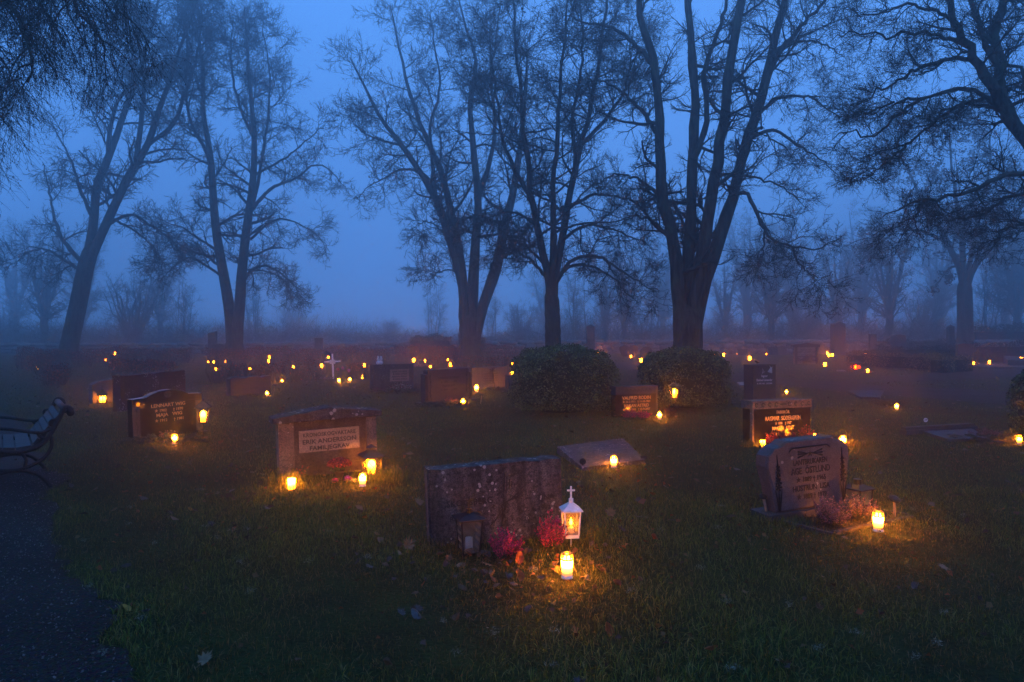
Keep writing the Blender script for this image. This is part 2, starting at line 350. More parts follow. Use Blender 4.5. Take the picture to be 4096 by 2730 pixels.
# ------------------------------------------------------------------ stone wall round the graveyard: big field stones, each its own
WY = 47.5
def walltop(x): return float(np.interp(x, [-40, -22, -10, -4, 2, 40], [0.96, 0.98, 1.02, 1.08, 1.16, 1.20]))
wall = thing('stone_wall', 'low dry stone wall of grey field boulders along the far edge of the graveyard', 'wall', (0, WY, float(gz(0, WY))))
mb = MB()
for k in range(40):
    x0 = -44 + k * 2.2; mb.box(x0, x0 + 2.2, 0.18, 0.75, -0.2, walltop(x0) - 0.30 - 0.25)
mb.build('rubble_core', M['mortar'], wall)
def boulder(seed):
    r = np.random.default_rng(seed); n, K = 8, 5; vs = []; fs = []
    for k in range(K):
        ph = math.pi * (k + 0.5) / K - math.pi / 2
        for i in range(n):
            a = 2 * math.pi * i / n; v = np.array([math.cos(a) * math.cos(ph), math.sin(a) * math.cos(ph), math.sin(ph)])
            v = np.sign(v) * np.abs(v) ** 0.55 * 0.5 * r.uniform(0.86, 1.06); vs.append(v)
    for k in range(K - 1):
        for i in range(n):
            j = (i + 1) % n; fs.append((k*n+i, k*n+j, (k+1)*n+j, (k+1)*n+i))
    fs += [tuple(reversed(range(n))), tuple(range((K-1)*n, K*n))]
    return MB().add(vs, fs).mesh('stone', True)
BO = [boulder(s) for s in range(7)]
for b in BO: b.materials.append(M['wallstone'])
nst = 0
for course in range(3):
    x = -36.5 + course * 0.3
    while x < 36.5 and nst < 300:
        H = walltop(x) - 0.30 + 0.05; wd = R.uniform(0.55, 1.05) * (1.0 if course < 2 else 1.25)
        zc = H * (0.18, 0.54, 0.86)[course]; hh = H * (0.46, 0.44, 0.34)[course] * R.uniform(0.85, 1.12)
        link('stone', R.choice(BO), wall, None, (x + wd / 2, R.uniform(0.0, 0.12) + 0.22, zc), (R.uniform(-.15, .15), R.uniform(-.12, .12), R.choice((0, math.pi)) + R.uniform(-.2, .2)), (wd * 1.06, R.uniform(0.5, 0.8), hh * 1.1)); nst += 1
        x += wd * 0.99

# ------------------------------------------------------------------ lettering
def text_mesh(s, w=None, h=0.05, ext=0.0012):
    cu = bpy.data.curves.new('lettering', 'FONT'); cu.body = s; cu.extrude = ext; cu.resolution_u = 2; cu.offset = 0.020
    o = bpy.data.objects.new('lettering', cu); C.objects.link(o)
    dg = bpy.context.evaluated_depsgraph_get(); me = bpy.data.meshes.new_from_object(o.evaluated_get(dg))
    bpy.data.objects.remove(o); bpy.data.curves.remove(cu)
    n = len(me.vertices); co = np.empty(n * 3, np.float32); me.vertices.foreach_get('co', co); co = co.reshape(-1, 3)
    lo, hi = co.min(0), co.max(0); sy = h / 0.72; sx = sy if w is None else w / max(1e-6, hi[0] - lo[0])
    co[:, 0] = (co[:, 0] - (lo[0] + hi[0]) / 2) * sx; co[:, 1] *= sy
    me.vertices.foreach_set('co', co.ravel()); me.update(); return me
def write(parent, s, x, z, y, w, h, m, tilt=0.0):
    """one line of an inscription on the face y of a stone; x, z = centre of its baseline"""
    return tag(link('inscription', text_mesh(s, w, h), parent, M[m], (x, y - 0.0008, z), (math.pi / 2, tilt, 0)), kind='stuff')
STAR, CR = '\u2605', '\u2020'

# ------------------------------------------------------------------ gravestones
def seat(bl, br):
    a, b = gp(*bl), gp(*br); d = b - a
    return (a + b) / 2, math.atan2(d.y, d.x), math.hypot(d.x, d.y)
def stone_thing(bl, br, label, group=None, name='gravestone', ry=0.0, rx=0.0, sink=0.02):
    c, rz, wd = seat(bl, br); c.z -= sink
    t = thing(name, label, 'gravestone', c, rz, group, rx=rx, ry=ry); return t, wd, c
def rect(w, h, x=0.0, z=0.0): return [(x - w/2, z), (x + w/2, z), (x + w/2, z + h), (x - w/2, z + h)]
def arch(w, h, rise, n=12, x=0.0):
    p = [(x - w/2, 0), (x + w/2, 0)]
    return p + [(x + w/2 * math.cos(math.pi * i / n), h - rise + rise * math.sin(math.pi * i / n)) for i in range(n + 1)]
def rough_top(w, h, seed, amp=0.02, n=14):
    r = random.Random(seed)
    return [(-w/2, 0), (w/2, 0)] + [(w/2 - w * i / n + (r.uniform(-amp, amp) if 0 < i < n else 0), h + r.uniform(-amp, amp) * (1 if 0 < i < n else 2)) for i in range(n + 1)]

# front grey stone with worn lettering
t, W, c0 = stone_thing((1722, 2188), (2258, 2150), 'weathered grey granite headstone with worn lettering behind the two purple heathers', ry=-0.045)
H = 0.575
MB().prism(rough_top(W, H, 3, 0.006, 18), 0.0, 0.15, 0.012).build('slab', M['rough_grey'], t)
write(t, 'SKOGSBERG', -0.20, 0.305, 0, 0.33, 0.045, 'worn'); write(t, 'RAGNAR', -0.24, 0.205, 0, 0.21, 0.034, 'worn')
write(t, 'TINA', 0.36, 0.285, 0, 0.13, 0.040, 'worn'); write(t, 'F. 7. 6. 1902', 0.275, 0.215, 0, 0.24, 0.028, 'worn'); write(t, 'D. 20. 4. 1973', 0.265, 0.150, 0, 0.26, 0.028, 'worn')
mb = MB()   # carved sprig and bird
for a, b in (((0.02, 0.12), (0.03, 0.28)), ((0.03, 0.28), (0.16, 0.36)), ((-0.06, 0.14), (0.02, 0.24)), ((0.07, 0.30), (0.17, 0.34)), ((0.02, 0.2), (0.06, 0.30))):
    mb.tube([(a[0], 0, a[1]), ((a[0]+b[0])/2 + 0.012, -0.001, (a[1]+b[1])/2), (b[0], 0, b[1])], [0.004, 0.005, 0.003], 5)
for k in range(5): mb.tube([(0.05 + 0.02 * k, 0, 0.37 + 0.01 * k), (0.06 + 0.018 * k, -0.001, 0.50 - 0.02 * k)], [0.003, 0.004], 5)
tag(mb.build('carved_relief', M['worn'], t), kind='stuff')

# brown stone with a gabled cap
t, W, c0 = stone_thing((1118, 1912), (1508, 1880), 'brown granite headstone with low gabled cap and pale inscribed plaque', ry=-0.03)
H = 0.60
MB().box(-W/2 + 0.0, W/2, -0.02, 0.20, 0, 0.13).build('plinth', M['brown_dark'], t)
MB().box(-W/2 + 0.10, W/2 - 0.10, 0.0, 0.18, 0.13, H).build('panel', M['brown_dark'], t)
for sx in (-1, 1): 
    MB().box(sx * (W/2 - 0.055) - 0.055, sx * (W/2 - 0.055) + 0.055, -0.028, 0.19, 0.02, H - 0.002).build('pilaster', M['brown'], t)
MB().box(-W/2 + 0.105, -W/2 + 0.155, -0.014, 0.1, 0.06, H - 0.004).build('inner_pilaster', M['brown'], t)
cw = W + 0.12
MB().prism([(-cw/2, H), (cw/2, H), (cw/2, H + 0.055), (0.0, H + 0.135), (-cw/2, H + 0.055)], -0.075, 0.24, 0.01).build('cap', M['cap'], t)
MB().box(-0.305, 0.325, -0.012, 0.05, 0.27, 0.50).build('plaque', M['plaque'], t)
for s, z, w_, h_ in (('KRONOSKOGVAKTARE', 0.432, 0.55, 0.042), ('ERIK ANDERSSON', 0.358, 0.56, 0.048), ('FAMILJEGRAV', 0.289, 0.42, 0.044)): write(t, s, 0.01, z, -0.012, w_, h_, 'worn')

# polished black stone with arched crest
t, W, c0 = stone_thing((532, 1760), (812, 1728), 'polished black headstone with arched crest, carved cross disc and white lettering', ry=-0.03)
H = 0.60
pr = [(-W/2, 0), (W/2, 0), (W/2, H), (0.30*W, H + 0.012)] + [(0.30*W - 0.60*W * i / 12, H + 0.012 + 0.085 * math.sin(math.pi * i / 12) ** 0.8) for i in range(1, 12)] + [(-0.30*W, H + 0.012), (-W/2, H)]
MB().prism(pr, 0.0, 0.14, 0.008).build('slab', M['black'], t)
for sx in (-1, 1):
    MB().prism([(sx*(W/2 - 0.055) - 0.05, 0.04), (sx*(W/2 - 0.055) + 0.05, 0.04), (sx*(W/2 - 0.055) + 0.05, H - 0.10), (sx*(W/2 - 0.055) - 0.05, H - 0.10)], -0.006, 0.02).build('side_panel', M['black_matt'], t)
    mb = MB(); q = sx * (W/2 - 0.055)
    mb.tube([(q, -0.006, 0.10), (q + 0.012, -0.008, 0.2), (q - 0.012, -0.008, 0.32), (q + 0.005, -0.006, 0.42)], 0.004, 5)
    for z in (0.16, 0.24, 0.31): mb.tube([(q, -0.006, z), (q + 0.028 * (1 if z != 0.24 else -1), -0.008, z + 0.06)], [0.006, 0.002], 5)
    for dx in (-0.012, 0, 0.012): mb.tube([(q, -0.006, 0.42), (q + dx * 1.6, -0.007, 0.475)], [0.008, 0.002], 5)
    tag(mb.build('carved_tulip', M['ink'], t), kind='stuff')
dm = MB(); dm.lathe([(0.052, -0.005), (0.052, 0.004)], 24); d_ = dm.build('cross_disc', M['black_matt'], t, loc=(-0.005, 0.0, H + 0.035), rot=(math.pi/2, 0, 0))
MB().box(-0.006, 0.006, -0.05, 0.05, 0.005, 0.008).box(-0.05, -0.0065, -0.006, 0.006, 0.005, 0.008).box(0.0065, 0.05, -0.006, 0.006, 0.005, 0.008).build('cross_groove', M['ink'], d_)
MB().box(-W/2 + 0.005, W/2 - 0.005, -0.0045, 0.004, H - 0.085, H - 0.080).build('edge_line', M['black_matt'], t)
for s, x, z, w_, h_ in (('LENNART WIG', 0.0, 0.455, 0.50, 0.050), (STAR + ' 1902      ' + CR + ' 1970', 0.005, 0.385, 0.42, 0.040), ('MAJA   WIG', 0.01, 0.315, 0.38, 0.050), (STAR + ' 1912      ' + CR + ' 1981', 0.005, 0.240, 0.42, 0.040)): write(t, s, x, z, 0, w_, h_, 'gold')

# red granite stone behind it
t, W, c0 = stone_thing((484, 1648), (745, 1618), 'dark red granite headstone with a band of white spots behind the polished black stone', ry=-0.03)
MB().prism(rough_top(W, 0.74, 9, 0.008, 10), 0.0, 0.2, 0.01).build('slab', M['red'], t)
# small rough stone by the church-shaped lantern
t, W, c0 = stone_thing((368, 1615), (472, 1608), 'small rough granite headstone behind the glowing church-shaped lantern')
MB().prism([(-W/2, 0), (W/2, 0), (W/2 + 0.02, 0.5), (0.1, 0.53), (-0.12, 0.50), (-W/2, 0.42)], 0.0, 0.22, 0.02).build('slab', M['rose'], t)
# low brown stone with a rough top
t, W, c0 = stone_thing((920, 1586), (1086, 1574), 'low reddish headstone with a rough top edge, a lit lantern and candle in front')
MB().prism(rough_top(W, 0.47, 5, 0.022, 12), 0.0, 0.2, 0.02).build('slab', M['rose_plain'], t); write(t, 'ESTER', 0.08, 0.16, 0, 0.22, 0.05, 'worn')
# grey stone with plaque
t, W, c0 = stone_thing((1492, 1570), (1655, 1560), 'square grey headstone with pale plaque and a small bird figure on top')
MB().prism(rect(W, 0.74), 0.0, 0.18, 0.012).build('slab', M['grey'], t)
MB().box(-0.12, 0.46, -0.012, 0.03, 0.28, 0.60).build('plaque', M['plaque'], t)
for s, z in (('ERIK NORIN', 0.52), (STAR + '1886 ' + CR + '1958', 0.455), ('MAKAN ANNA', 0.385), (STAR + '1890 ' + CR + '1963', 0.315)): write(t, s, 0.17, z, -0.012, 0.44, 0.045, 'ink')
mb = MB()
for i in range(7): mb.tube([(-0.36, 0, 0.1 + i * 0.07), (-0.37 + 0.03 * (-1) ** i, -0.002, 0.15 + i * 0.07)], [0.006, 0.002], 5)
for i in range(9):
    a = i * 0.7; mb.lathe([(0.02, -0.004), (0.012, 0.004)], 6, -0.36 + 0.045 * math.cos(a), 0, 0.62 + 0.06 * math.sin(a))
tag(mb.build('carved_flower', M['ink'], t), kind='stuff')
f = thing('bird_figure', 'small grey bird pair figure sitting on the square grey headstone', 'figurine', t.matrix_basis @ Vector((-0.38, 0.09, 0.74)), t.rotation_euler.z)
MB().lathe([(0.05, 0), (0.085, 0.02), (0.09, 0.06), (0.07, 0.09), (0.05, 0.10)], 14).build('base', M['china'], f, True)
for sx in (-1, 1):
    MB().lathe([(0.01, 0.095), (0.034, 0.11), (0.04, 0.14), (0.032, 0.165), (0.026, 0.18), (0.030, 0.20), (0.018, 0.225), (0.004, 0.23)], 10, sx * 0.042).build('bird', M['china'], f, True)
    MB().tube([(sx * 0.06, 0, 0.14), (sx * 0.10, 0.0, 0.155)], [0.022, 0.004], 6).build('tail', M['china'], f, True)

# rose stone with fluted sides
t, W, c0 = stone_thing((1700, 1622), (1888, 1606), 'rose granite headstone with carved flowers and fluted side pillars, spruce twigs below', ry=-0.015)
H = 0.78
MB().box(-W/2 - 0.07, W/2 + 0.07, -0.10, 0.28, -0.05, 0.075).build('plinth', M['black_matt'], t)
MB().prism([(-W/2 + 0.08, 0.075), (W/2 - 0.08, 0.075), (W/2 - 0.08, H - 0.03), (W/2 - 0.10, H), (-W/2 + 0.10, H), (-W/2 + 0.08, H - 0.03)], 0.0, 0.16, 0.008).build('slab', M['rose_plain'], t)
for sx in (-1, 1):
    q = sx * (W/2 - 0.04)
    MB().box(q - 0.038, q + 0.038, -0.012, 0.15, 0.075, H - 0.09).build('side_pillar', M['rose_plain'], t)
    mb = MB()
    for d in (-0.022, 0.0, 0.022): mb.box(q + d - 0.006, q + d + 0.006, -0.0145, -0.010, 0.12, H - 0.13)
    tag(mb.build('flute', M['ink'], t), kind='stuff')
    mb = MB(); q = sx * (W/2 - 0.15)
    mb.tube([(q - sx*0.03, -0.002, 0.12), (q + sx*0.01, -0.003, 0.24), (q - sx*0.015, -0.003, 0.42), (q + sx*0.01, -0.003, 0.58), (q - sx * 0.0, -0.002, 0.72)], 0.006, 5)
    for z, dx in ((0.2, 1), (0.26, -1), (0.50, 1), (0.6, -1), (0.64, 1)): mb.tube([(q, -0.002, z), (q + dx * 0.045, -0.004, z + 0.06)], [0.010, 0.002], 5)
    mb.lathe([(0.034, -0.003), (0.02, 0.003)], 7, q + 0.01, -0.002, 0.36)
    tag(mb.build('carved_flower', M['ink'], t), kind='stuff')
for s, z, w_, h_ in (('LENNART LINDBLAD', 0.56, 0.58, 0.052), (STAR + ' 1892      ' + CR + ' 1974', 0.475, 0.46, 0.042), ('MAKAN ELSA', 0.39, 0.36, 0.052), (STAR + ' 1898      ' + CR + ' 1979', 0.305, 0.46, 0.042)): write(t, s, 0, z, 0, w_, h_, 'ink')

# beige stone right of it and a low one behind
t, W, c0 = stone_thing((1888, 1562), (2034, 1552), 'wide beige headstone with blurred inscription and carved vine between two bright candles')
MB().prism(rect(W, 0.64), 0.0, 0.18, 0.01).build('slab', M['beige'], t)
for s, z in (('GUNNAR KARLSSON', 0.43), (STAR + '5-7-1898 ' + CR + '2-4-1969', 0.365), ('MAKAN HILMA', 0.30), (STAR + '12-7-1900 ' + CR + '5-3-1981', 0.235), ('VILA', 0.165)): write(t, s, 0.0, z, 0, 0.30 if s == 'VILA' else 0.56, 0.042, 'worn')
mb = MB(); mb.tube([(0.16, -0.002, 0.02), (0.12, -0.02, 0.2), (0.08, -0.012, 0.42), (0.06, -0.01, 0.55)], 0.008, 5)
for i in range(12): mb.tube([(0.06, -0.01, 0.53), (0.06 + 0.17 * math.cos(i), -0.02, 0.55 + 0.07 * math.sin(i * 1.7))], [0.016, 0.004], 5)
tag(mb.build('carved_vine', M['ink'], t), kind='stuff')
t, W, c0 = stone_thing((1812, 1528), (1876, 1526), 'dark low headstone peeping up behind the rose granite stone')
MB().prism(arch(W, 0.50, 0.06), 0.0, 0.2, 0.01).build('slab', M['black_matt'], t)
t, W, c0 = stone_thing((2034, 1560), (2062, 1559), 'sliver of a brown headstone at the left edge of the larger round boxwood')
MB().prism(rect(W, 0.42), 0.0, 0.18, 0.01).build('slab', M['beige'], t)

# dark red stone between the boxwoods
t, W, c0 = stone_thing((2462, 1672), (2628, 1662), 'dark red polished headstone with gilded lettering between the two round boxwoods')
MB().box(-W/2, W/2, 0.0, 0.16, 0.0, 0.43).build('slab', M['red_dark'], t)
MB().box(-W/2 - 0.008, W/2 + 0.008, -0.02, 0.18, 0.43, 0.575).build('header', M['black_matt'], t)
MB().box(W/2 - 0.03, W/2 + 0.002, -0.012, 0.10, 0.0, 0.4295).build('edge_band', M['black_matt'], t)
mb = MB()
for i in range(7):
    x = -0.24 + i * 0.08; mb.tube([(x, -0.022, 0.47), (x + 0.03, -0.024, 0.53), (x + 0.06, -0.022, 0.49), (x + 0.035, -0.022, 0.48)], 0.004, 5)
tag(mb.build('carved_frieze', M['ink'], t), kind='stuff')
for s, z, w_, h_ in (('VALFRID BODIN', 0.335, 0.60, 0.062), (STAR + ' 26-2-1911   ' + CR + ' 11-10-1969', 0.275, 0.58, 0.040), ('MAKAN ASTRID', 0.195, 0.52, 0.058), (STAR + ' 15-5-1915   ' + CR + ' 22-9-2007', 0.135, 0.58, 0.040), ('FAMILJEGRAV', 0.062, 0.44, 0.045)): write(t, s, 0.0, z, 0, w_, h_, 'gold')

# upright modern stone with line drawings
t, W, c0 = stone_thing((3012, 1612), (3104, 1608), 'narrow modern headstone with engraved bird, white lettering and a bird ornament on top')
H = 0.84
MB().prism(rect(W, H), 0.0, 0.30, 0.006).build('slab', M['rose_plain'], t)
MB().box(-W/2 - 0.004, W/2 + 0.004, -0.004, 0.305, H, H + 0.012).build('top_face', M['grey'], t)
for s, x, z, w_, h_ in (('Ingvor', 0.0, 0.58, 0.17, 0.052), ('Ekehed Limander', 0.0, 0.49, 0.44, 0.052), (STAR + ' 19/5 1942   ' + CR + ' 4/5 2016', 0.0, 0.42, 0.42, 0.034)): write(t, s, x, z, 0, w_, h_, 'silver')
mb = MB()
mb.tube([(-0.07, -0.001, 0.66), (-0.05, -0.002, 0.70), (-0.055, -0.001, 0.77), (-0.03, -0.002, 0.71), (0.01, -0.002, 0.70), (-0.04, -0.002, 0.675), (-0.07, -0.001, 0.66)], 0.003, 5)
mb.build('engraved_bird', M['silver'], t)
mb = MB()
for i in range(5): mb.tube([(0.17 + 0.008 * i, -0.001, 0.79), (0.09 + 0.028 * i, -0.002, 0.69 - 0.008 * i)], [0.003, 0.006], 5)
mb.tube([(0.17, -0.001, 0.79), (0.15, -0.002, 0.815), (0.12, -0.001, 0.83)], 0.003, 5).tube([(0.19, -0.001, 0.785), (0.22, -0.002, 0.795), (0.24, -0.001, 0.80)], 0.003, 5)
mb.build('engraved_sheaf', M['silver'], t)
f = thing('bird_ornament', 'small dark bird ornament perched on the narrow modern headstone', 'figurine', t.matrix_basis @ Vector((-0.12, 0.1, H + 0.012)), t.rotation_euler.z)
MB().tube([(0, 0, 0), (0.005, 0, 0.045)], 0.006, 6).build('leg', M['iron'], f)
MB().tube([(-0.075, 0, 0.085), (-0.045, 0, 0.08), (-0.01, 0, 0.06), (0.04, 0, 0.045), (0.075, 0, 0.04)], [0.004, 0.018, 0.022, 0.012, 0.003], 8).build('body', M['iron'], f, True)
MB().tube([(-0.02, 0, 0.07), (0.03, 0.03, 0.075)], [0.014, 0.003], 6).build('wing', M['iron'], f, True)

# black stone with frieze
t, W, c0 = stone_thing((3010, 1782), (3242, 1764), 'glossy black headstone with a carved frieze, gilded lettering and candle reflections')
H = 0.60
MB().box(-W/2, W/2, 0.0, 0.20, 0.0, H - 0.10).build('slab', M['black'], t)
MB().box(-W/2 - 0.012, W/2 + 0.012, -0.018, 0.22, H - 0.10, H + 0.01).build('frieze', M['brown'], t)
mb = MB()
for i in range(9):
    x = -W/2 + 0.05 + i * (W - 0.1) / 8
    if i == 4: mb.box(x - 0.05, x + 0.05, -0.021, -0.016, H - 0.05, H - 0.035); continue
    mb.tube([(x + 0.022 * math.cos(a), -0.020, H - 0.045 + 0.028 * math.sin(a)) for a in np.linspace(0.3, 5.6, 8)], 0.006, 5)
tag(mb.build('carved_scroll', M['ink'], t), kind='stuff')
MB().box(-W/2 - 0.004, -W/2 + 0.016, -0.008, 0.05, 0.0, H - 0.1005).build('side_edge', M['brown'], t)
for s, z, w_, h_ in (('FABRIK\u00d6R', 0.425, 0.22, 0.046), ('RAGNAR  S\u00d6DERGREN', 0.335, 0.60, 0.060), (STAR + ' 1898    ' + CR + ' 1967', 0.275, 0.28, 0.040), ('MAKAN   JUDIT', 0.20, 0.37, 0.056), (STAR + ' 1901    ' + CR + ' 1988', 0.13, 0.28, 0.040)): write(t, s, 0.02, z, 0, w_, h_, 'gold')

# big rose-grey stone in front right
t, W, c0 = stone_thing((3098, 2082), (3400, 2050), 'rose-grey shouldered headstone with dark lettering and carved flowers behind pink heather', ry=-0.055)
H = 0.645
MB().box(-W/2 - 0.07, W/2 + 0.05, -0.03, 0.21, -0.03, 0.085).build('plinth', M['black_matt'], t)
pr = [(-W/2 + 0.03, 0.085), (W/2 - 0.03, 0.085), (W/2 - 0.005, 0.30), (W/2 + 0.025, 0.46), (W/2 + 0.02, 0.545), (W/2 - 0.03, 0.60), (W/2 - 0.10, H - 0.03), (W/2 - 0.13, H), (-W/2 + 0.14, H), (-W/2 + 0.10, H - 0.03), (-W/2 + 0.03, 0.60), (-W/2 - 0.035, 0.545), (-W/2 - 0.045, 0.46), (-W/2 - 0.005, 0.30)]
MB().prism(pr, 0.0, 0.14, 0.014).build('slab', M['rose'], t)
for s, z, w_, h_ in (('LANTBRUKAREN', 0.445, 0.33, 0.045), ('AGE  \u00d6STLUND', 0.372, 0.38, 0.054), (STAR + ' 1889 ' + CR + ' 1965', 0.308, 0.29, 0.040), ('HUSTRUN  LISA', 0.235, 0.36, 0.047), (STAR + ' 1889 ' + CR + ' 1979', 0.170, 0.29, 0.040)): write(t, s, 0.0, z, 0, w_, h_, 'ink')
mb = MB()
mb.tube([(-0.20, 0, 0.56), (-0.17, -0.001, 0.585), (0.17, -0.001, 0.585), (0.20, 0, 0.56)], 0.006, 5)
for sx in (-1, 1):
    for k in range(3): mb.tube([(sx * 0.02, -0.001, 0.53), (sx * 0.12, -0.001, 0.505 + 0.025 * k)], [0.003, 0.007], 5)
for k in range(5):
    a = math.pi/2 + k * 2 * math.pi / 5; mb.tube([(0, -0.001, 0.53), (0.03 * math.cos(a), -0.001, 0.53 + 0.03 * math.sin(a))], [0.006, 0.001], 5)
tag(mb.build('carved_star', M['ink'], t), kind='stuff')
for sx in (-1, 1):
    mb = MB(); q = sx * (W/2 - 0.055)
    for d in (-0.018, 0, 0.018): mb.tube([(q + d * 0.4, -0.001, 0.10), (q + d, -0.002, 0.20), (q + d * 1.7, -0.001, 0.27)], [0.004, 0.007, 0.003], 5)
    for k, z in enumerate((0.29, 0.33, 0.37, 0.41, 0.45)):
        for i in range(5): mb.tube([(q, -0.001, z), (q + 0.03 * (1 - k * 0.12) * math.cos(i * 1.26 + k), -0.002, z + 0.026 * math.sin(i * 1.26 + k))], [0.004, 0.009], 5)
    mb.tube([(q, -0.001, 0.46), (q - 0.005, -0.002, 0.55)], [0.008, 0.003], 5)
    tag(mb.build('carved_flowers', M['ink'], t), kind='stuff')

# lying slabs
def lying(corners, h, label, m, tilt=0.0, name='grave_slab'):
    P = [gp(*c) for c in corners]; c = sum(P, Vector()) / 4; c.z = float(gz(c.x, c.y))
    t = thing(name, label, 'grave slab', c); hh = [h[0], h[1], h[2], h[3]]
    top = [(p.x - c.x, p.y - c.y, q) for p, q in zip(P, hh)]; bot = [(p.x - c.x, p.y - c.y, -0.03) for p in P]
    # split the top into a grid so the face can be uneven
    n = 8; vs = []; fs = []
    for j in range(n + 1):
        for i in range(n + 1):
            u, v = i / n, j / n; a = Vector(top[0]).lerp(Vector(top[1]), u); b = Vector(top[3]).lerp(Vector(top[2]), u); q = a.lerp(b, v)
            vs.append((q.x, q.y, q.z + (R.uniform(-0.004, 0.004) if 0 < i < n and 0 < j < n else 0)))
    for j in range(n):
        for i in range(n): a = j * (n + 1) + i; fs.append((a, a + 1, a + n + 2, a + n + 1))
    mb = MB().add(vs, fs); mb.add(top + bot, [(0, 4, 5, 1), (1, 5, 6, 2), (2, 6, 7, 3), (3, 7, 4, 0)])
    mb.build('slab', m, t); return t, c
lying(((2330, 1886), (2580, 1856), (2492, 1785), (2228, 1815)), (0.035, 0.045, 0.10, 0.09), 'tilted lichen-covered stone slab lying in the grass with a candle on its near edge', M['slab'])
t, c0 = lying(((3790, 1770), (3960, 1768), (3890, 1730), (3690, 1738)), (0.05, 0.05, 0.05, 0.05), 'low polished dark grave slab with a raised back kerb and round number marker', M['black_matt'])
mb = MB(); a, b = gp(3612, 1740) - c0, gp(3895, 1722) - c0; d = (b - a).normalized(); Mx = Matrix.Translation(a) @ Matrix.Rotation(math.atan2(d.y, d.x), 4, 'Z')
L_ = (b - a).length; mb.box(0, L_, -0.06, 0.06, 0, 0.07, Mx).box(0.02, L_ - 0.02, -0.03, 0.05, 0.07, 0.11, Mx); mb.build('back_kerb', M['black_matt'], t)
lying(((3440, 1598), (3520, 1600), (3538, 1570), (3388, 1569)), (0.05,) * 4, 'pale flat grave slab lying beside the gravel path', M['grey'])
lying(((2960, 1548), (2992, 1549), (2992, 1535), (2948, 1536)), (0.05,) * 4, 'small flat pale slab left of the narrow modern headstone', M['pale'])
lying(((3350, 1489), (3385, 1490), (3380, 1484), (3345, 1483)), (0.04,) * 4, 'small flat stone in the grass left of the yellow-brown hedge', M['pale'])
lying(((3870, 1477), (4130, 1482), (4110, 1462), (3880, 1462)), (0.10,) * 4, 'long low grey grave kerb with two candles right of the yellow-brown hedge', M['grey'])
lying(((4030, 1472), (4140, 1474), (4130, 1446), (4010, 1449)), (0.30, 0.30, 0.42, 0.42), 'wedge-shaped grey grave stone at the right edge beyond the path', M['grey'])

# stones of the far rows
def far_stone(x0, x1, yt, yb, label, shape='rect', m='grey', D=None, th=0.2, name='gravestone'):
    if D is None: c = gp((x0 + x1) / 2, yb)
    else: c = gx((x0 + x1) / 2, D)
    s = c.y / F; W = (x1 - x0) * s; H = CAMZ - (yt - HY) * s - c.z + 0.03; c.z -= 0.03
    t = thing(name, label, 'gravestone', c, R.uniform(-0.04, 0.06))
    if shape == 'rect': MB().prism(rect(W, H), 0, th, 0.015).build('slab', M[m], t)
    elif shape == 'arch': MB().prism(arch(W, H, min(W * 0.45, H * 0.35)), 0, th, 0.015).build('slab', M[m], t)
    elif shape == 'low_arch': MB().prism(arch(W, H, 0.09), 0, th, 0.015).build('slab', M[m], t)
    elif shape == 'heart': MB().prism([(-W*0.34, 0), (W*0.34, 0), (W*0.5, H*0.5), (W*0.5, H*0.85), (W*0.3, H), (W*0.1, H*0.97), (0, H*0.86), (-W*0.1, H*0.97), (-W*0.3, H), (-W*0.5, H*0.85), (-W*0.5, H*0.5)], 0, th, 0.015).build('slab', M[m], t)
    elif shape == 'gable': MB().prism([(-W/2, 0), (W/2, 0), (W/2, H*0.93), (0, H), (-W/2, H*0.93)], 0, th, 0.015).build('slab', M[m], t)
    elif shape == 'slant': MB().prism([(-W/2, 0), (W/2, 0), (W/2, H), (-W/2, H*0.92)], 0, th, 0.015).build('slab', M[m], t)
    elif shape == 'pillar':
        MB().lathe([(W*0.75, -0.05), (W*0.75, H*0.12), (W*0.72, H*0.14)], 4, a0=math.pi/4).build('plinth', M[m], t)
        MB().lathe([(W*0.66, H*0.13), (W*0.58, H*0.93), (W*0.03, H)], 4, a0=math.pi/4).build('shaft', M[m], t)
    elif shape == 'temple':
        MB().box(-W/2 + W*0.04, W/2 - W*0.04, 0, th, 0, H*0.8).build('slab', M[m], t)
        for sx in (-1, 1): MB().box(sx*W*0.42 - W*0.05, sx*W*0.42 + W*0.05, -0.05, th, 0, H*0.8).build('pilaster', M['rose_plain'], t)
        MB().prism([(-W/2 - W*0.04, H*0.8), (W/2 + W*0.04, H*0.8), (W/2 + W*0.04, H*0.92), (0, H), (-W/2 - W*0.04, H*0.92)], -0.08, th + 0.05, 0.01).build('cap', M['rose_plain'], t)
    elif shape == 'cross':
        a = W * 0.26; MB().box(-a, a, 0, th, 0, H).build('upright', M[m], t)
        MB().box(-W/2, -a, 0.01, th - 0.01, H*0.60, H*0.60 + 2*a).build('arm', M[m], t); MB().box(a, W/2, 0.01, th - 0.01, H*0.60, H*0.60 + 2*a).build('arm', M[m], t)
    return t, W, H
far_stone(831, 864, 1326, 1425, 'tall dark stone pillar left of the twin-trunked tree', 'slant', 'grey', 46)
far_stone(846, 898, 1377, 1420, 'grey stone block beside the tall pillar at the foot of the twin-trunked tree', 'low_arch', 'grey', 43)
far_stone(807, 831, 1412, 1437, 'little rounded stone at the left end of the middle red hedge', 'arch', 'pale', 42)
far_stone(1258, 1290, 1353, 1425, 'square dark stone post rising above the wall behind the white cross', 'rect', 'grey', 45)
far_stone(1640, 1690, 1399, 1440, 'red heart-shaped headstone with candles in the far row', 'heart', 'red_dark')
t, W, H = far_stone(1781, 1830, 1381, 1440, 'tall round-arched headstone in the far row behind a cluster of candles', 'arch', 'grey')
far_stone(2343, 2380, 1298, 1425, 'tall tapering stone obelisk rising above the wall behind the larger boxwood', 'pillar', 'grey', 45)
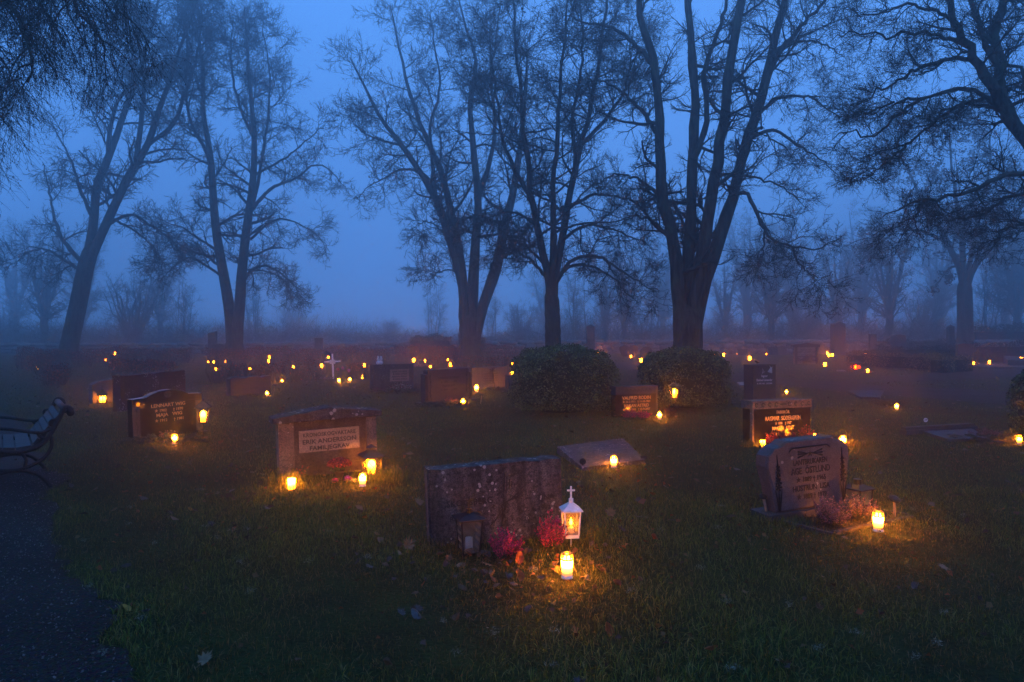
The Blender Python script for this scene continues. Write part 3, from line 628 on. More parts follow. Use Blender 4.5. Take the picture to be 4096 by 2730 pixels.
far_stone(2344, 2366, 1357, 1412, 'small stone cross in front of the tall tapering obelisk', 'cross', 'grey', 40)
far_stone(2480, 2552, 1381, 1427, 'wide dark red headstone with tapering sides beyond the boxwoods', 'heart', 'red_dark')
far_stone(2563, 2609, 1387, 1440, 'dark red round-shouldered headstone beside the bright candle beyond the boxwoods', 'arch', 'red_dark')
far_stone(2652, 2684, 1385, 1412, 'reddish stone half hidden by the thick leaning trunk', 'rect', 'red_dark')
far_stone(2842, 2912, 1371, 1415, 'stone with a slanted gable roof by the wall behind a lit lantern', 'temple', 'rose_plain')
far_stone(2953, 2988, 1396, 1422, 'low dark stone left of the candle in front of the wall', 'slant', 'grey')
far_stone(3074, 3112, 1388, 1420, 'left one of two grey headstones standing close together by the wall', 'low_arch', 'grey')
far_stone(3113, 3147, 1385, 1420, 'right one of two grey headstones standing close together by the wall', 'low_arch', 'beige')
t, W, H = far_stone(3176, 3274, 1372, 1457, 'pale temple-like headstone with roof cap and dark inscriptions beyond the path', 'temple', 'pale')
for s, z, w_ in (('KJELLEN', 0.66, 0.42), ('ALFRED   ' + STAR + '1882 ' + CR + '1961', 0.585, 0.8), ('FRIDA   ' + STAR + '1890 ' + CR + '1967', 0.525, 0.8), ('JANSSON', 0.43, 0.46), ('ELSA   ' + STAR + '1921 ' + CR + '1999', 0.30, 0.8)): write(t, s, 0, z * H, 0, w_ * W, 0.05, 'ink')
MB().box(-W*0.36, W*0.36, -0.004, 0.01, H*0.36, H*0.40).build('dark_band', M['ink'], t)
far_stone(3276, 3300, 1377, 1417, 'narrow pale panel stone right of the temple-like headstone', 'rect', 'beige')
far_stone(3338, 3383, 1287, 1430, 'massive dark stone pillar with pointed top rising above the wall at right', 'gable', 'grey', 44, 0.6)
t, W, H = far_stone(3396, 3442, 1376, 1420, 'pale headstone with a thin cross behind the yellow-brown hedge', 'gable', 'pale')
MB().box(-0.012, 0.012, -0.006, 0.01, H*0.5, H*0.8).box(-0.08, -0.0125, -0.006, 0.01, H*0.68, H*0.71).box(0.0125, 0.08, -0.006, 0.01, H*0.68, H*0.71).build('thin_cross', M['ink'], t)
far_stone(3480, 3508, 1337, 1410, 'square stone post against the wall left of the rough boulder stone', 'rect', 'grey', 45)
far_stone(3579, 3624, 1339, 1410, 'rough boulder-like headstone against the wall above the dark hedge', 'low_arch', 'grey', 45, 0.4)
far_stone(3790, 3814, 1299, 1420, 'slim stone obelisk left of the far right tree trunk', 'pillar', 'grey', 44)
far_stone(3832, 3894, 1374, 1462, 'reddish headstone with curved top at the right end of the yellow-brown hedge', 'low_arch', 'rose_plain')

# white wooden cross
c = gp(1333, 1516); cr = thing('wooden_cross', 'white wooden grave cross with a small name plate and fresh flowers at its foot', 'cross', c, 0.05, ry=-0.04)
s = c.y / F
MB().box(-0.026, 0.026, 0, 0.03, -0.1, 100 * s).build('upright', M['whitewood'], cr)
MB().box(-33 * s, -0.0265, 0.003, 0.027, 66 * s, 66 * s + 0.05).build('arm', M['whitewood'], cr); MB().box(0.0265, 31 * s, 0.003, 0.027, 66 * s, 66 * s + 0.05).build('arm', M['whitewood'], cr)
pl = MB().box(-11 * s, 11 * s, -0.012, -0.001, 60 * s, 76 * s).build('name_plate', M['silver'], cr)
write(cr, 'A. L.', 0, 66 * s, -0.012, 0.06, 0.012, 'ink')

# borders of the front right grave
P = [gp(*p) for p in ((3120, 2088), (3330, 2140), (3650, 2070), (3440, 2036))]
t = thing('grave_border', 'narrow stone border with dark soil in front of the rose-grey headstone', 'grave border', P[1])
mb = MB()
for a, b in ((0, 1), (1, 2), (2, 3)):
    A, B = P[a] - P[1], P[b] - P[1]; d = (B - A); L_ = d.length; Mx = Matrix.Translation(A) @ Matrix.Rotation(math.atan2(d.y, d.x), 4, 'Z'); mb.box(0.03, L_ - 0.0, -0.018, 0.018, -0.05, 0.018 + 0.003 * a, Mx)
mb.build('kerb', M['black_matt'], t)
MB().add([tuple(p - P[1] + Vector((0, 0, 0.010))) for p in P], [(0, 1, 2, 3)]).build('soil', M['soil'], t)

# ------------------------------------------------------------------ candles
def candle_meshes():
    d = {}
    d['foot'] = MB().lathe([(0.036, 0), (0.037, 0.006), (0.033, 0.012), (0.032, 0.018)], 18).mesh('foot', True)
    d['cup'] = MB().lathe([(0.0315, 0.018), (0.033, 0.05), (0.035, 0.085), (0.036, 0.108), (0.033, 0.112)], 14).mesh('cup', True)
    lid = MB()
    lid.lathe([(0.0375, 0.108), (0.0385, 0.112), (0.0375, 0.117), (0.035, 0.117)], 18, cap=False)
    for i in range(9):
        a = 2 * math.pi * i / 9; c, s = math.cos(a), math.sin(a)
        lid.tube([(0.0365 * c, 0.0365 * s, 0.115), (0.034 * c, 0.034 * s, 0.143)], 0.0042, 4)
    lid.lathe([(0.0355, 0.142), (0.034, 0.148), (0.026, 0.150), (0.022, 0.148)], 18, cap=False)
    for a in (0.4, 0.4 + math.pi / 3 * 2, 0.4 + math.pi / 3 * 4): lid.tube([(0, 0, 0.1495), (0.026 * math.cos(a), 0.026 * math.sin(a), 0.1485)], 0.005, 4)
    d['lid'] = lid.mesh('lid')
    d['flame'] = MB().lathe([(0.004, 0.112), (0.016, 0.120), (0.018, 0.130), (0.009, 0.142), (0.002, 0.147)], 8).mesh('flame', True)
    d['open_cup'] = MB().lathe([(0.030, 0.0), (0.032, 0.004), (0.037, 0.09), (0.037, 0.10), (0.030, 0.101), (0.028, 0.085)], 16).mesh('cup', True)
    d['far_cup'] = MB().lathe([(0.034, 0.0), (0.038, 0.05), (0.038, 0.11), (0.028, 0.125)], 8).mesh('cup', True)
    d['far_lid'] = MB().lathe([(0.040, 0.112), (0.040, 0.122), (0.030, 0.145), (0.004, 0.155)], 8).mesh('lid', True)
    for k, m in (('foot', 'wax'), ('cup', 'candle'), ('lid', 'lidgold'), ('flame', 'wick'), ('open_cup', 'cup'), ('far_cup', 'far'), ('far_lid', 'lidgold')): d[k].materials.append(M[m])
    d['dim_cup'] = d['far_cup'].copy(); d['dim_cup'].materials.clear(); d['dim_cup'].materials.append(M['far_dim'])
    return d
CM = candle_meshes()
def candle(px, py, h, label, style='lid', z=0.0, name='grave_candle', dz=0.0):
    c = gp(px, py); c.z += z
    t = thing(name, label, 'candle', c, R.uniform(0, 6.28), 'lit grave candles'); k = h / 0.15; t.scale = (k, k, k)
    parts = {'lid': ('foot', 'cup', 'lid', 'flame'), 'cup': ('open_cup',), 'far': ('far_cup', 'far_lid'), 'dim': ('dim_cup', 'far_lid')}[style]
    for p in parts: link(p.replace('open_', '').replace('far_', '').replace('dim_', ''), CM[p], t)
    return t
near = [
 (2268, 2312, 0.152, 'tall grave candle with brass lid burning in the grass before the purple heathers', 'lid'),
 (3513, 2126, 0.152, 'grave candle with brass lid burning beside the pink heather and wooden stake', 'lid'),
 (1166, 1957, 0.150, 'open glowing cup candle at the left foot of the gabled brown headstone', 'cup'),
 (1450, 1946, 0.135, 'lidded grave candle below the lit lantern of the gabled brown headstone', 'lid'),
 (2455, 1872, 0.140, 'lidded grave candle at the edge of the tilted lichen-covered slab', 'lid'),
 (698, 1777, 0.135, 'lidded grave candle in front of the polished black arched headstone', 'lid'),
 (2638, 1678, 0.135, 'lidded grave candle at the dark red stone between the boxwoods', 'lid'),
 (1852, 1624, 0.155, 'lidded grave candle on the spruce twigs before the rose granite stone', 'lid'),
 (1906, 1568, 0.190, 'tall grave candle at the left side of the wide beige headstone', 'lid'),
 (2031, 1558, 0.150, 'grave candle at the right side of the wide beige headstone', 'lid'),
 (3024, 1776, 0.090, 'small candle against the left edge of the glossy black headstone', 'cup'),
 (3051, 1788, 0.125, 'cup candle in front of the left edge of the glossy black headstone', 'cup'),
 (3255, 1778, 0.155, 'candle showing only its lid above the middle of the rose-grey headstone', 'lid'),
 (3372, 1788, 0.155, 'candle peeping over the right shoulder of the rose-grey headstone', 'lid'),
 (3146, 1578, 0.110, 'candle glowing just behind the carved frieze of the glossy black headstone', 'lid'),
 (3587, 1640, 0.125, 'lone lidded candle by withered grass near the path bend', 'lid'),
 (1068, 1585, 0.120, 'lidded candle at the right end of the low reddish headstone', 'lid'),
 (1128, 1531, 0.105, 'lone lidded candle on the lawn right of the low reddish headstone', 'lid'),
 (1356, 1534, 0.150, 'bright candle among flowers at the foot of the white wooden cross', 'lid'),
 (1399, 1528, 0.135, 'lidded candle right of the white wooden cross', 'lid'),
 (4078, 1778, 0.130, 'candle half hidden behind the boxwood at the right edge', 'lid'),
 (1636, 1556, 0.110, 'candle glowing low behind the wreath of the square grey headstone', 'lid'),
]
for a in near: candle(*a[:5])
far = [  # px, py of the flame, label, relative size, dim
 (148, 1470, 'candle glowing inside the red hedge at the far left', 1.0, 0), (423, 1440, 'faint flame seen through the red hedge right of the leaning trunk', 0.7, 1),
 (460, 1414, 'small lantern-like candle by the wall right of the leaning trunk', 0.9, 0), (863, 1475, 'candle glowing inside the bare left end of the middle red hedge', 1.0, 0),
 (833, 1448, 'tiniest flame at the left end of the far red hedge', 0.5, 1), (855, 1447, 'low flame next to the tiniest one behind the far red hedge', 0.8, 0),
 (901, 1446, 'flame below the twin-trunked tree behind the red hedge', 0.7, 1), (1000, 1474, 'candle standing above the low reddish headstone in the red hedge', 1.0, 0),
 (1078, 1429, 'upper one of two stacked flames in the far red hedge', 0.9, 0), (1074, 1444, 'lower one of two stacked flames in the far red hedge', 0.9, 0),
 (1173, 1468, 'narrow flame in the near red hedge left of the unlit stake lantern', 0.8, 0), (1286, 1463, 'bright candle in the hedge left of the white cross', 1.1, 0),
 (1314, 1429, 'far candle just left of the top of the white cross', 0.9, 0), (1457, 1461, 'bright candle in the hedge left of the square grey headstone', 1.1, 0),
 (1451, 1508, 'candle low in the near hedge left of the square grey headstone', 0.9, 0), (1484, 1486, 'flame half hidden by the left edge of the square grey headstone', 0.8, 1),
 (1655, 1440, 'round bright candle at the left foot of the red heart-shaped headstone', 1.25, 0), (1683, 1423, 'flame in front of the heart-shaped headstone, on its right side', 1.0, 0),
 (1664, 1422, 'small flame on the middle of the heart-shaped headstone', 0.6, 1), (1700, 1443, 'flame right of the heart-shaped headstone by red flowers', 0.8, 0),
 (1721, 1466, 'lidded candle in the hedge above the left corner of the rose granite stone', 0.9, 0), (1788, 1427, 'left flame of the cluster at the round-arched headstone', 1.0, 0),
 (1803, 1431, 'right flame of the cluster at the round-arched headstone', 1.1, 0), (1791, 1439, 'lowest flame of the cluster at the round-arched headstone', 0.7, 0),
 (1802, 1459, 'round candle standing alone below the round-arched headstone', 1.1, 0), (1976, 1402, 'single far candle right of the clipped hedge at the tree foot', 0.8, 0),
 (2050, 1453, 'upper candle at the left edge of the larger boxwood', 1.05, 0), (2049, 1494, 'lower candle at the left edge of the larger boxwood', 1.05, 0),
 (2391, 1412, 'candle right of the small stone cross above the larger boxwood', 0.9, 0), (2524, 1425, 'candle before the wide dark red headstone', 0.9, 0),
 (2564, 1441, 'brightest candle between the tops of the two boxwoods', 1.3, 0), (2599, 1415, 'small flame on the dark red round-shouldered headstone', 0.6, 0),
 (2858, 1411, 'flame among twigs left of the lantern at the slanted gable stone', 0.8, 0), (2895, 1419, 'candle below the lit lantern at the slanted gable stone', 1.0, 0),
 (2950, 1416, 'faint reddish flame left of the low dark stone', 0.6, 1), (2999, 1433, 'bright candle on the grass above the narrow modern headstone', 1.2, 0),
 (3016, 1397, 'candle close to the wall above the narrow modern headstone', 0.9, 0), (3065, 1416, 'tiny flame left of the two close grey headstones', 0.5, 1),
 (3191, 1437, 'small flame at the left pilaster of the temple-like headstone', 0.6, 1), (3321, 1390, 'square orange candle far behind the temple-like headstone', 0.9, 1),
 (3368, 1395, 'candle at the foot of the massive pointed pillar', 1.0, 1), (3309, 1412, 'upper candle of the trio right of the temple-like headstone', 0.9, 0),
 (3316, 1421, 'middle and brightest candle of the trio right of the temple-like headstone', 1.1, 0), (3330, 1420, 'right candle of the trio right of the temple-like headstone', 0.8, 0),
 (3268, 1441, 'candle in a tall holder at the right foot of the temple-like headstone', 1.0, 0), (3300, 1458, 'round candle on the grave kerb right of the temple-like headstone', 1.15, 0),
 (3443, 1410, 'thin flame at the right edge of the pale thin-cross headstone', 0.6, 1), (3459, 1413, 'candle right of the pale thin-cross headstone', 1.0, 0),
 (3475, 1418, 'candle glinting through twigs at the left end of the yellow-brown hedge', 0.8, 0), (3515, 1399, 'flame at the left end of the dark hedge behind the yellow-brown one', 0.7, 0),
 (3439, 1448, 'flame just above the red glass lantern', 0.8, 0), (3471, 1482, 'brightest candle in front of the yellow-brown hedge', 1.25, 0),
 (3895, 1460, 'left one of three candles on the long grave kerb at right', 0.95, 0), (3958, 1456, 'middle one of three candles on the long grave kerb at right', 1.1, 0),
 (4086, 1455, 'candle at the wedge-shaped stone on the right edge', 1.0, 0), (3939, 1418, 'tiny flame in the dark hedge at right', 0.5, 1),
 (3753, 1468, 'tiny flame inside the right part of the yellow-brown hedge', 0.6, 1), (3611, 1442, 'faintest spark in the middle of the yellow-brown hedge', 0.4, 1),
]
for px, py, lb, s, dim in far:
    g = gp(px, py + 7); h = 13.0 * s * g.y / F * 1.05; h = max(0.10, min(h, 0.26))
    candle(px, py + 0.5 * 13 * s, h * (0.9 + 0.25 * R.random()), lb, 'dim' if dim else 'far', z=0.09 if 'three candles on the long' in lb else 0.24 if 'wedge-shaped' in lb else 0.0)

# ------------------------------------------------------------------ lanterns
def lantern(px, py, label, body_h, wt, wb, z=0.0, lit='lit', metal='iron', roof=None, roof_h=0.07, over=0.02, finial='knob', xbars=False, sides=4, stake=None, rz=0.6, glassm='glass', hook=None, handle=False, group='grave lanterns', rot=None):
    c = gp(px, py); t = thing('lantern', label, 'lantern', c, rz, group)
    mt = M[metal]; n = sides; a0 = math.pi / n; q = 1 / math.cos(math.pi / n)
    b0 = z + 0.015; b1 = b0 + body_h
    MB().lathe([(wb * q + 0.004, z), (wb * q + 0.004, z + 0.015)], n, a0=a0).build('floor', mt, t)
    fr = MB()
    for i in range(n):
        a = a0 + 2 * math.pi * i / n; ca, sa = math.cos(a), math.sin(a)
        fr.tube([(wb * q * ca, wb * q * sa, b0), (wt * q * ca, wt * q * sa, b1)], 0.0055 + wt * 0.02, 4)
    for z_, r_ in ((b0 + 0.004, wb), (b1 - 0.004, wt)):
        for i in range(n):
            a, b = a0 + 2 * math.pi * i / n, a0 + 2 * math.pi * (i + 1) / n
            fr.tube([(r_ * q * math.cos(a), r_ * q * math.sin(a), z_), (r_ * q * math.cos(b), r_ * q * math.sin(b), z_)], 0.005, 4)
    if xbars:
        for i in range(n):
            a, b = a0 + 2 * math.pi * i / n, a0 + 2 * math.pi * (i + 1) / n
            fr.tube([(wb * q * math.cos(a), wb * q * math.sin(a), b0), (wt * q * math.cos(b), wt * q * math.sin(b), b1)], 0.0022, 4)
            fr.tube([(wb * q * math.cos(b), wb * q * math.sin(b), b0), (wt * q * math.cos(a), wt * q * math.sin(a), b1)], 0.0022, 4)
    fr.build('frame', mt, t)
    for i in range(n):
        a, b = a0 + 2 * math.pi * i / n, a0 + 2 * math.pi * (i + 1) / n; g = 0.96
        MB().add([(g*wb*q*math.cos(a), g*wb*q*math.sin(a), b0), (g*wb*q*math.cos(b), g*wb*q*math.sin(b), b0), (g*wt*q*math.cos(b), g*wt*q*math.sin(b), b1), (g*wt*q*math.cos(a), g*wt*q*math.sin(a), b1)], [(0, 1, 2, 3)]).build('pane', M[glassm], t)
    rm = M[roof] if roof else mt
    rf = MB().lathe([((wt + over) * q, b1), ((wt + over) * q, b1 + 0.006), (wt * 0.28 * q, b1 + roof_h), (wt * 0.24 * q, b1 + roof_h + 0.002)], n, a0=a0).build('roof', rm, t)
    zt = b1 + roof_h
    if finial == 'cross':
        MB().lathe([(wt * 0.3, zt - 0.004), (wt * 0.3, zt + 0.028)], 10).build('cap', rm, t); zt += 0.028
        MB().box(-0.006, 0.006, -0.004, 0.004, zt, zt + 0.085).box(-0.028, -0.0062, -0.0035, 0.0035, zt + 0.050, zt + 0.062).box(0.0062, 0.028, -0.0035, 0.0035, zt + 0.050, zt + 0.062).build('cross', rm, t)
    elif finial == 'hat': MB().lathe([(wt * 0.30 * q, zt), (wt * 0.30 * q, zt + 0.015), (wt * 0.55 * q, zt + 0.02), (0.002, zt + 0.055)], n, a0=a0).build('cap', rm, t)
    elif finial == 'chimney': MB().lathe([(wt * 0.42, zt - 0.01), (wt * 0.42, zt + 0.035), (wt * 0.34, zt + 0.037)], 12).build('chimney', rm, t)
    else: MB().lathe([(0.012, zt - 0.006), (0.014, zt + 0.012), (0.020, zt + 0.022), (0.004, zt + 0.034)], 10).build('cap', rm, t)
    if handle: MB().tube([(wt * math.cos(a), 0, b1 + roof_h * 0.4 + wt * 1.35 * math.sin(a)) for a in np.linspace(0, math.pi, 13)], 0.003, 5).build('handle', mt, t)
    if lit == 'lit':
        MB().lathe([(wb * 0.55, b0), (wb * 0.60, b0 + body_h * 0.55), (wb * 0.5, b0 + body_h * 0.70), (wb * 0.1, b0 + body_h * 0.80)], 12).build('candle', M['lampglow'], t, True)
    elif lit == 'weak':
        MB().lathe([(0.022, b0), (0.022, b0 + body_h * 0.30)], 10).build('candle', M['wax'], t, True)
        MB().lathe([(0.003, 0), (0.011, 0.012), (0.012, 0.022), (0.006, 0.038), (0.001, 0.05)], 8, 0, 0, b0 + body_h * 0.38).build('flame', M['weak'], t, True)
    elif lit == 'red':
        MB().lathe([(wb * 0.4, b0), (wb * 0.4, b0 + body_h * 0.6)], 10).build('candle', M['far_dim'], t, True)
    else:
        MB().lathe([(0.026, b0), (0.026, b0 + body_h * 0.42), (0.012, b0 + body_h * 0.43)], 12).build('candle', M['wax'], t, True)
    if stake: MB().tube([(0, 0, -0.05), (0, 0, z)], stake, 6).build('stake', mt, t)
    if hook:
        hx = hook; MB().tube([(hx, 0, -0.05), (hx, 0, zt + 0.10), (hx * 0.8, 0, zt + 0.16), (hx * 0.4, 0, zt + 0.15), (0, 0, zt + 0.03)], 0.0045, 6).build('hook_stake', mt, t)
    return t
lantern(1876, 2216, 'unlit black lantern with cross and white candle before the weathered grey headstone', 0.225, 0.072, 0.056, lit='no', finial='cross', rz=0.35, glassm='rib', roof_h=0.035, over=0.025)
lantern(2284, 2188, 'white lantern with cross on its roof, small flame behind ribbed glass', 0.172, 0.056, 0.045, z=0.070, lit='weak', metal='white', finial='cross', rz=0.12, glassm='rib', roof_h=0.052, over=0.016, stake=0.004)
lantern(1486, 1902, 'brightly lit lantern with crossed wires and brown hat roof beside the gabled brown headstone', 0.185, 0.090, 0.068, metal='brownmetal', finial='hat', xbars=True, rz=0.45, roof_h=0.075, over=0.03)
t = lantern(812, 1765, 'lit lantern on a stake beside the polished black arched headstone', 0.205, 0.076, 0.056, z=0.245, roof='grey', finial='knob', rz=0.3, roof_h=0.085, over=0.03, stake=0.009)
MB().lathe([(0.06, 0.135), (0.062, 0.142), (0.01, 0.150)], 14).build('disc', M['iron'], t)
t = lantern(410, 1614, 'glowing church-shaped lantern with cross by the small rough headstone', 0.17, 0.095, 0.095, finial='cross', sides=8, rz=0.2, roof_h=0.10, over=0.005, roof='brownmetal', metal='brownmetal')
lantern(952, 1580, 'lit tapering lantern at the left of the low reddish headstone', 0.17, 0.078, 0.056, z=0.03, metal='brownmetal', rz=0.7, roof_h=0.06, over=0.03)
lantern(1498, 1560, 'unlit tapering lantern at the left foot of the square grey headstone', 0.17, 0.085, 0.066, z=0.03, lit='no', rz=0.5, roof_h=0.075, over=0.025)
t = lantern(2698, 1676, 'lit carriage lantern hanging from a thin hook before the smaller boxwood', 0.20, 0.085, 0.05, z=0.355, finial='knob', sides=6, rz=0.0, roof_h=0.07, over=0.02, hook=-0.18)
lantern(3430, 2040, 'unlit black lantern with wire handle behind the pink heather', 0.165, 0.080, 0.075, z=0.0, lit='no', finial='chimney', rz=0.5, roof_h=0.04, over=0.02, handle=True, glassm='rib')
lantern(1305, 1502, 'unlit lantern on a tall stake left of the white cross', 0.22, 0.115, 0.085, z=0.56, lit='no', rz=0.8, roof_h=0.10, over=0.03, stake=0.012, xbars=True)
lantern(2888, 1413, 'lit square lantern raised before the slanted gable stone', 0.26, 0.11, 0.09, z=0.0, rz=0.4, roof_h=0.07)
lantern(3423, 1478, 'red glass lantern glowing at the left end of the yellow-brown hedge', 0.26, 0.15, 0.13, z=0.0, lit='red', rz=0.5, roof_h=0.10, over=0.05, glassm='redglass')
lantern(3097, 1552, 'small dark lantern with a low flame at the right edge of the narrow modern headstone', 0.20, 0.04, 0.04, lit='weak', rz=0.2, roof_h=0.03)

# ------------------------------------------------------------------ number markers and signs on stakes
def marker(px, py, ytop, label, r, txt=None, m='black_matt', kind='disc', mtxt='ink', lean=0.0):
    c = gp(px, py); s = c.y / F; h = (py - ytop) * s; t = thing('grave_marker', label, 'marker', c, 0.1, 'grave markers', ry=lean)
    MB().tube([(0, 0, -0.03), (0, 0, h - (r if kind == 'disc' else 0.0))], 0.005 if kind == 'disc' else 0.011, 6).build('stake', M['iron'] if kind == 'disc' else M['stakewood'], t)
    if kind == 'disc':
        MB().lathe([(r, -0.003), (r, 0.003)], 20).build('plate', M[m], t, loc=(0, 0, h), rot=(math.pi / 2, 0, 0))
        if txt: link('number', text_mesh(txt, r * 1.15, r * 0.7), t, M[mtxt], (0, -0.0035, h - r * 0.3), (math.pi / 2, 0, 0))
    elif kind == 'oval': MB().lathe([(r, -0.004), (r, 0.006), (r * 0.6, 0.012)], 18).build('plate', M['iron'], t, loc=(0, 0, h), rot=(0.45, 0.1, 0))
    else: MB().box(-r, r, -0.004, 0.004, -r * 0.5, r * 0.5).build('plate', M[m], t, loc=(0, -0.01, h), rot=(-0.5, 0, 0))
    return t
marker(2331, 1878, 1847, 'round metal marker numbered 140 in front of the tilted slab', 0.036, '140', 'brown_dark')
marker(3703, 1722, 1681, 'round white marker numbered 147 at the low polished slab', 0.033, '147', 'white')
marker(3578, 2072, 1997, 'dark oval sign on a pale wooden stake right of the pink heather', 0.045, kind='oval')
marker(2574, 1852, 1830, 'dark square marker at the right corner of the tilted slab', 0.036, kind='plate', m='iron')
marker(1094, 1578, 1542, 'blue-grey plate on a leaning wooden stake right of the low reddish headstone', 0.05, kind='plate', m='grey', lean=0.12)
marker(1922, 1616, 1578, 'dark oval sign on a leaning stake right of the rose granite stone', 0.042, kind='oval', lean=0.15)
marker(3070, 2070, 1985, 'thin dark oval sign left of the rose-grey headstone', 0.03, kind='oval', lean=-0.2)
marker(2247, 1412, 1391, 'tiny white round marker at the foot of the straight middle trunk', 0.05, m='white')
marker(4028, 1462, 1444, 'pale round marker beside the wedge-shaped stone at the right edge', 0.055, m='beige')

# ------------------------------------------------------------------ cast-iron bench with boards
A = gp(205, 1955); ax = Vector((-0.60, 0.80, 0)).normalized(); fw = Vector((-0.80, -0.60, 0)).normalized()
bench = thing('park_bench', 'dark park bench with curved cast-iron ends and wooden boards at the left edge', 'bench', A + fw * 0.30)
bench.rotation_euler.z = math.atan2(ax.y, ax.x)
# local x runs along the boards (away from the camera), local y towards the front
LB = 1.15
def side_curve(pts, n=9):
    P = [Vector((0, p[0], p[1])) for p in pts]; out = []
    for i in range(len(P) - 1):
        p0, p1, p2, p3 = P[max(i-1, 0)], P[i], P[i+1], P[min(i+2, len(P)-1)]
        for k in range(n):
            u = k / n; out.append(0.5 * ((2*p1) + (p2-p0)*u + (2*p0-5*p1+4*p2-p3)*u*u + (3*p1-p0-3*p2+p3)*u**3))
    out.append(P[-1]); return out
# coordinates: first = distance towards the front from the bench middle, second = height
FRAME = [
 ([(-0.47, 0.74), (-0.44, 0.77), (-0.40, 0.76), (-0.36, 0.66), (-0.28, 0.50), (-0.20, 0.42), (-0.05, 0.375), (0.12, 0.40), (0.30, 0.45), (0.42, 0.46)], 0.022),
 ([(-0.47, 0.74), (-0.475, 0.71), (-0.45, 0.70), (-0.435, 0.725)], 0.016),
 ([(-0.30, 0.50), (-0.30, 0.40), (-0.24, 0.30), (-0.12, 0.23), (0.02, 0.21), (0.18, 0.25), (0.28, 0.34), (0.31, 0.43)], 0.018),
 ([(-0.30, -0.01), (-0.28, 0.05), (-0.18, 0.16), (-0.02, 0.205), (0.16, 0.17), (0.27, 0.07), (0.31, -0.01)], 0.020),
 ([(-0.31, 0.58), (-0.22, 0.545), (-0.10, 0.565), (0.05, 0.60), (0.22, 0.61), (0.34, 0.57), (0.37, 0.50), (0.32, 0.45), (0.25, 0.455), (0.24, 0.50), (0.28, 0.515)], 0.016),
 ([(-0.18, 0.555), (-0.22, 0.50), (-0.26, 0.48)], 0.013),
 ([(-0.06, 0.375), (-0.10, 0.30), (-0.09, 0.225)], 0.014),
 ([(-0.35, 0.66), (-0.30, 0.655), (-0.29, 0.62), (-0.31, 0.60)], 0.013),
]
for xe in (0.0, LB):
    mb = MB()
    for pts, r in FRAME: mb.tube([p + Vector((xe, 0, 0)) for p in side_curve(pts)], r, 7)
    mb.tube([(xe - 0.025, -0.45, 0.735), (xe + 0.025, -0.45, 0.735)], 0.03, 12)
    mb.build('end_frame', M['cast'], bench, True)
def board(a, b, th=0.024):
    """one board: its two long edges given in the side view"""
    a, b = Vector((0, a[0], a[1])), Vector((0, b[0], b[1])); d = (b - a); nrm = Vector((0, -d.z, d.y)).normalized() * th
    vs = [v + Vector((x, 0, 0)) for x in (0.022, LB - 0.022) for v in (a, b, b + nrm, a + nrm)]
    MB().add(vs, [(0, 1, 2, 3), (7, 6, 5, 4), (0, 4, 5, 1), (1, 5, 6, 2), (2, 6, 7, 3), (3, 7, 4, 0)]).build('board', M['wood'], bench)
for k in range(5):
    t0, t1 = k / 5 + 0.012, (k + 1) / 5 - 0.012; p = lambda t: (-0.385 + 0.215 * t, 0.70 - 0.275 * t); board(p(t0), p(t1))
sp = [(-0.15, 0.405), (-0.02, 0.392), (0.08, 0.402), (0.17, 0.425), (0.26, 0.45), (0.35, 0.468), (0.43, 0.47)]
for k in range(6):
    a, b = sp[k], sp[k + 1]; g = 0.07; board((a[0] + (b[0]-a[0])*g, a[1] + (b[1]-a[1])*g), (b[0] - (b[0]-a[0])*g, b[1] - (b[1]-a[1])*g))
mb = MB(); mb.tube([(0.024, -0.415, 0.745), (LB - 0.024, -0.415, 0.745)], 0.032, 10); mb.build('top_rail', M['wood'], bench, True)

# ------------------------------------------------------------------ leaf clouds
def rand_unit(n, r=rng):
    v = r.normal(size=(n, 3)); return v / np.linalg.norm(v, axis=1)[:, None]
def leaf_cloud(P, size, col, nrm=None, spread=0.8, aspect=0.5, r=rng, curl=0.25):
    """one folded rhombic leaf (two triangles) at every point"""
    n = len(P); size = np.broadcast_to(np.asarray(size, float), (n,)); d = rand_unit(n, r)
    nn = rand_unit(n, r) if nrm is None else nrm + spread * rand_unit(n, r); nn /= np.linalg.norm(nn, axis=1)[:, None]
    d = d - nn * np.sum(d * nn, 1)[:, None]; d /= np.linalg.norm(d, axis=1)[:, None] + 1e-9; e = np.cross(nn, d)
    s = size[:, None]
    V = np.stack([P - d * s * 0.5, P + e * s * 0.5 * aspect + nn * s * curl * 0.4, P + d * s * 0.5, P - e * s * 0.5 * aspect + nn * s * curl * 0.4], 1)
    i = np.arange(n)[:, None] * 4; T = np.concatenate([i + np.array([[0, 1, 2]]), i + np.array([[0, 2, 3]])])
    return V.reshape(-1, 3), T, np.repeat(col, 4, axis=0)
def pick(n, cols, var=0.25, r=rng):
    c = np.array(cols)[r.integers(0, len(cols), n)]; return np.clip(c * (1 + var * r.normal(size=(n, 1))), 0.002, 1)

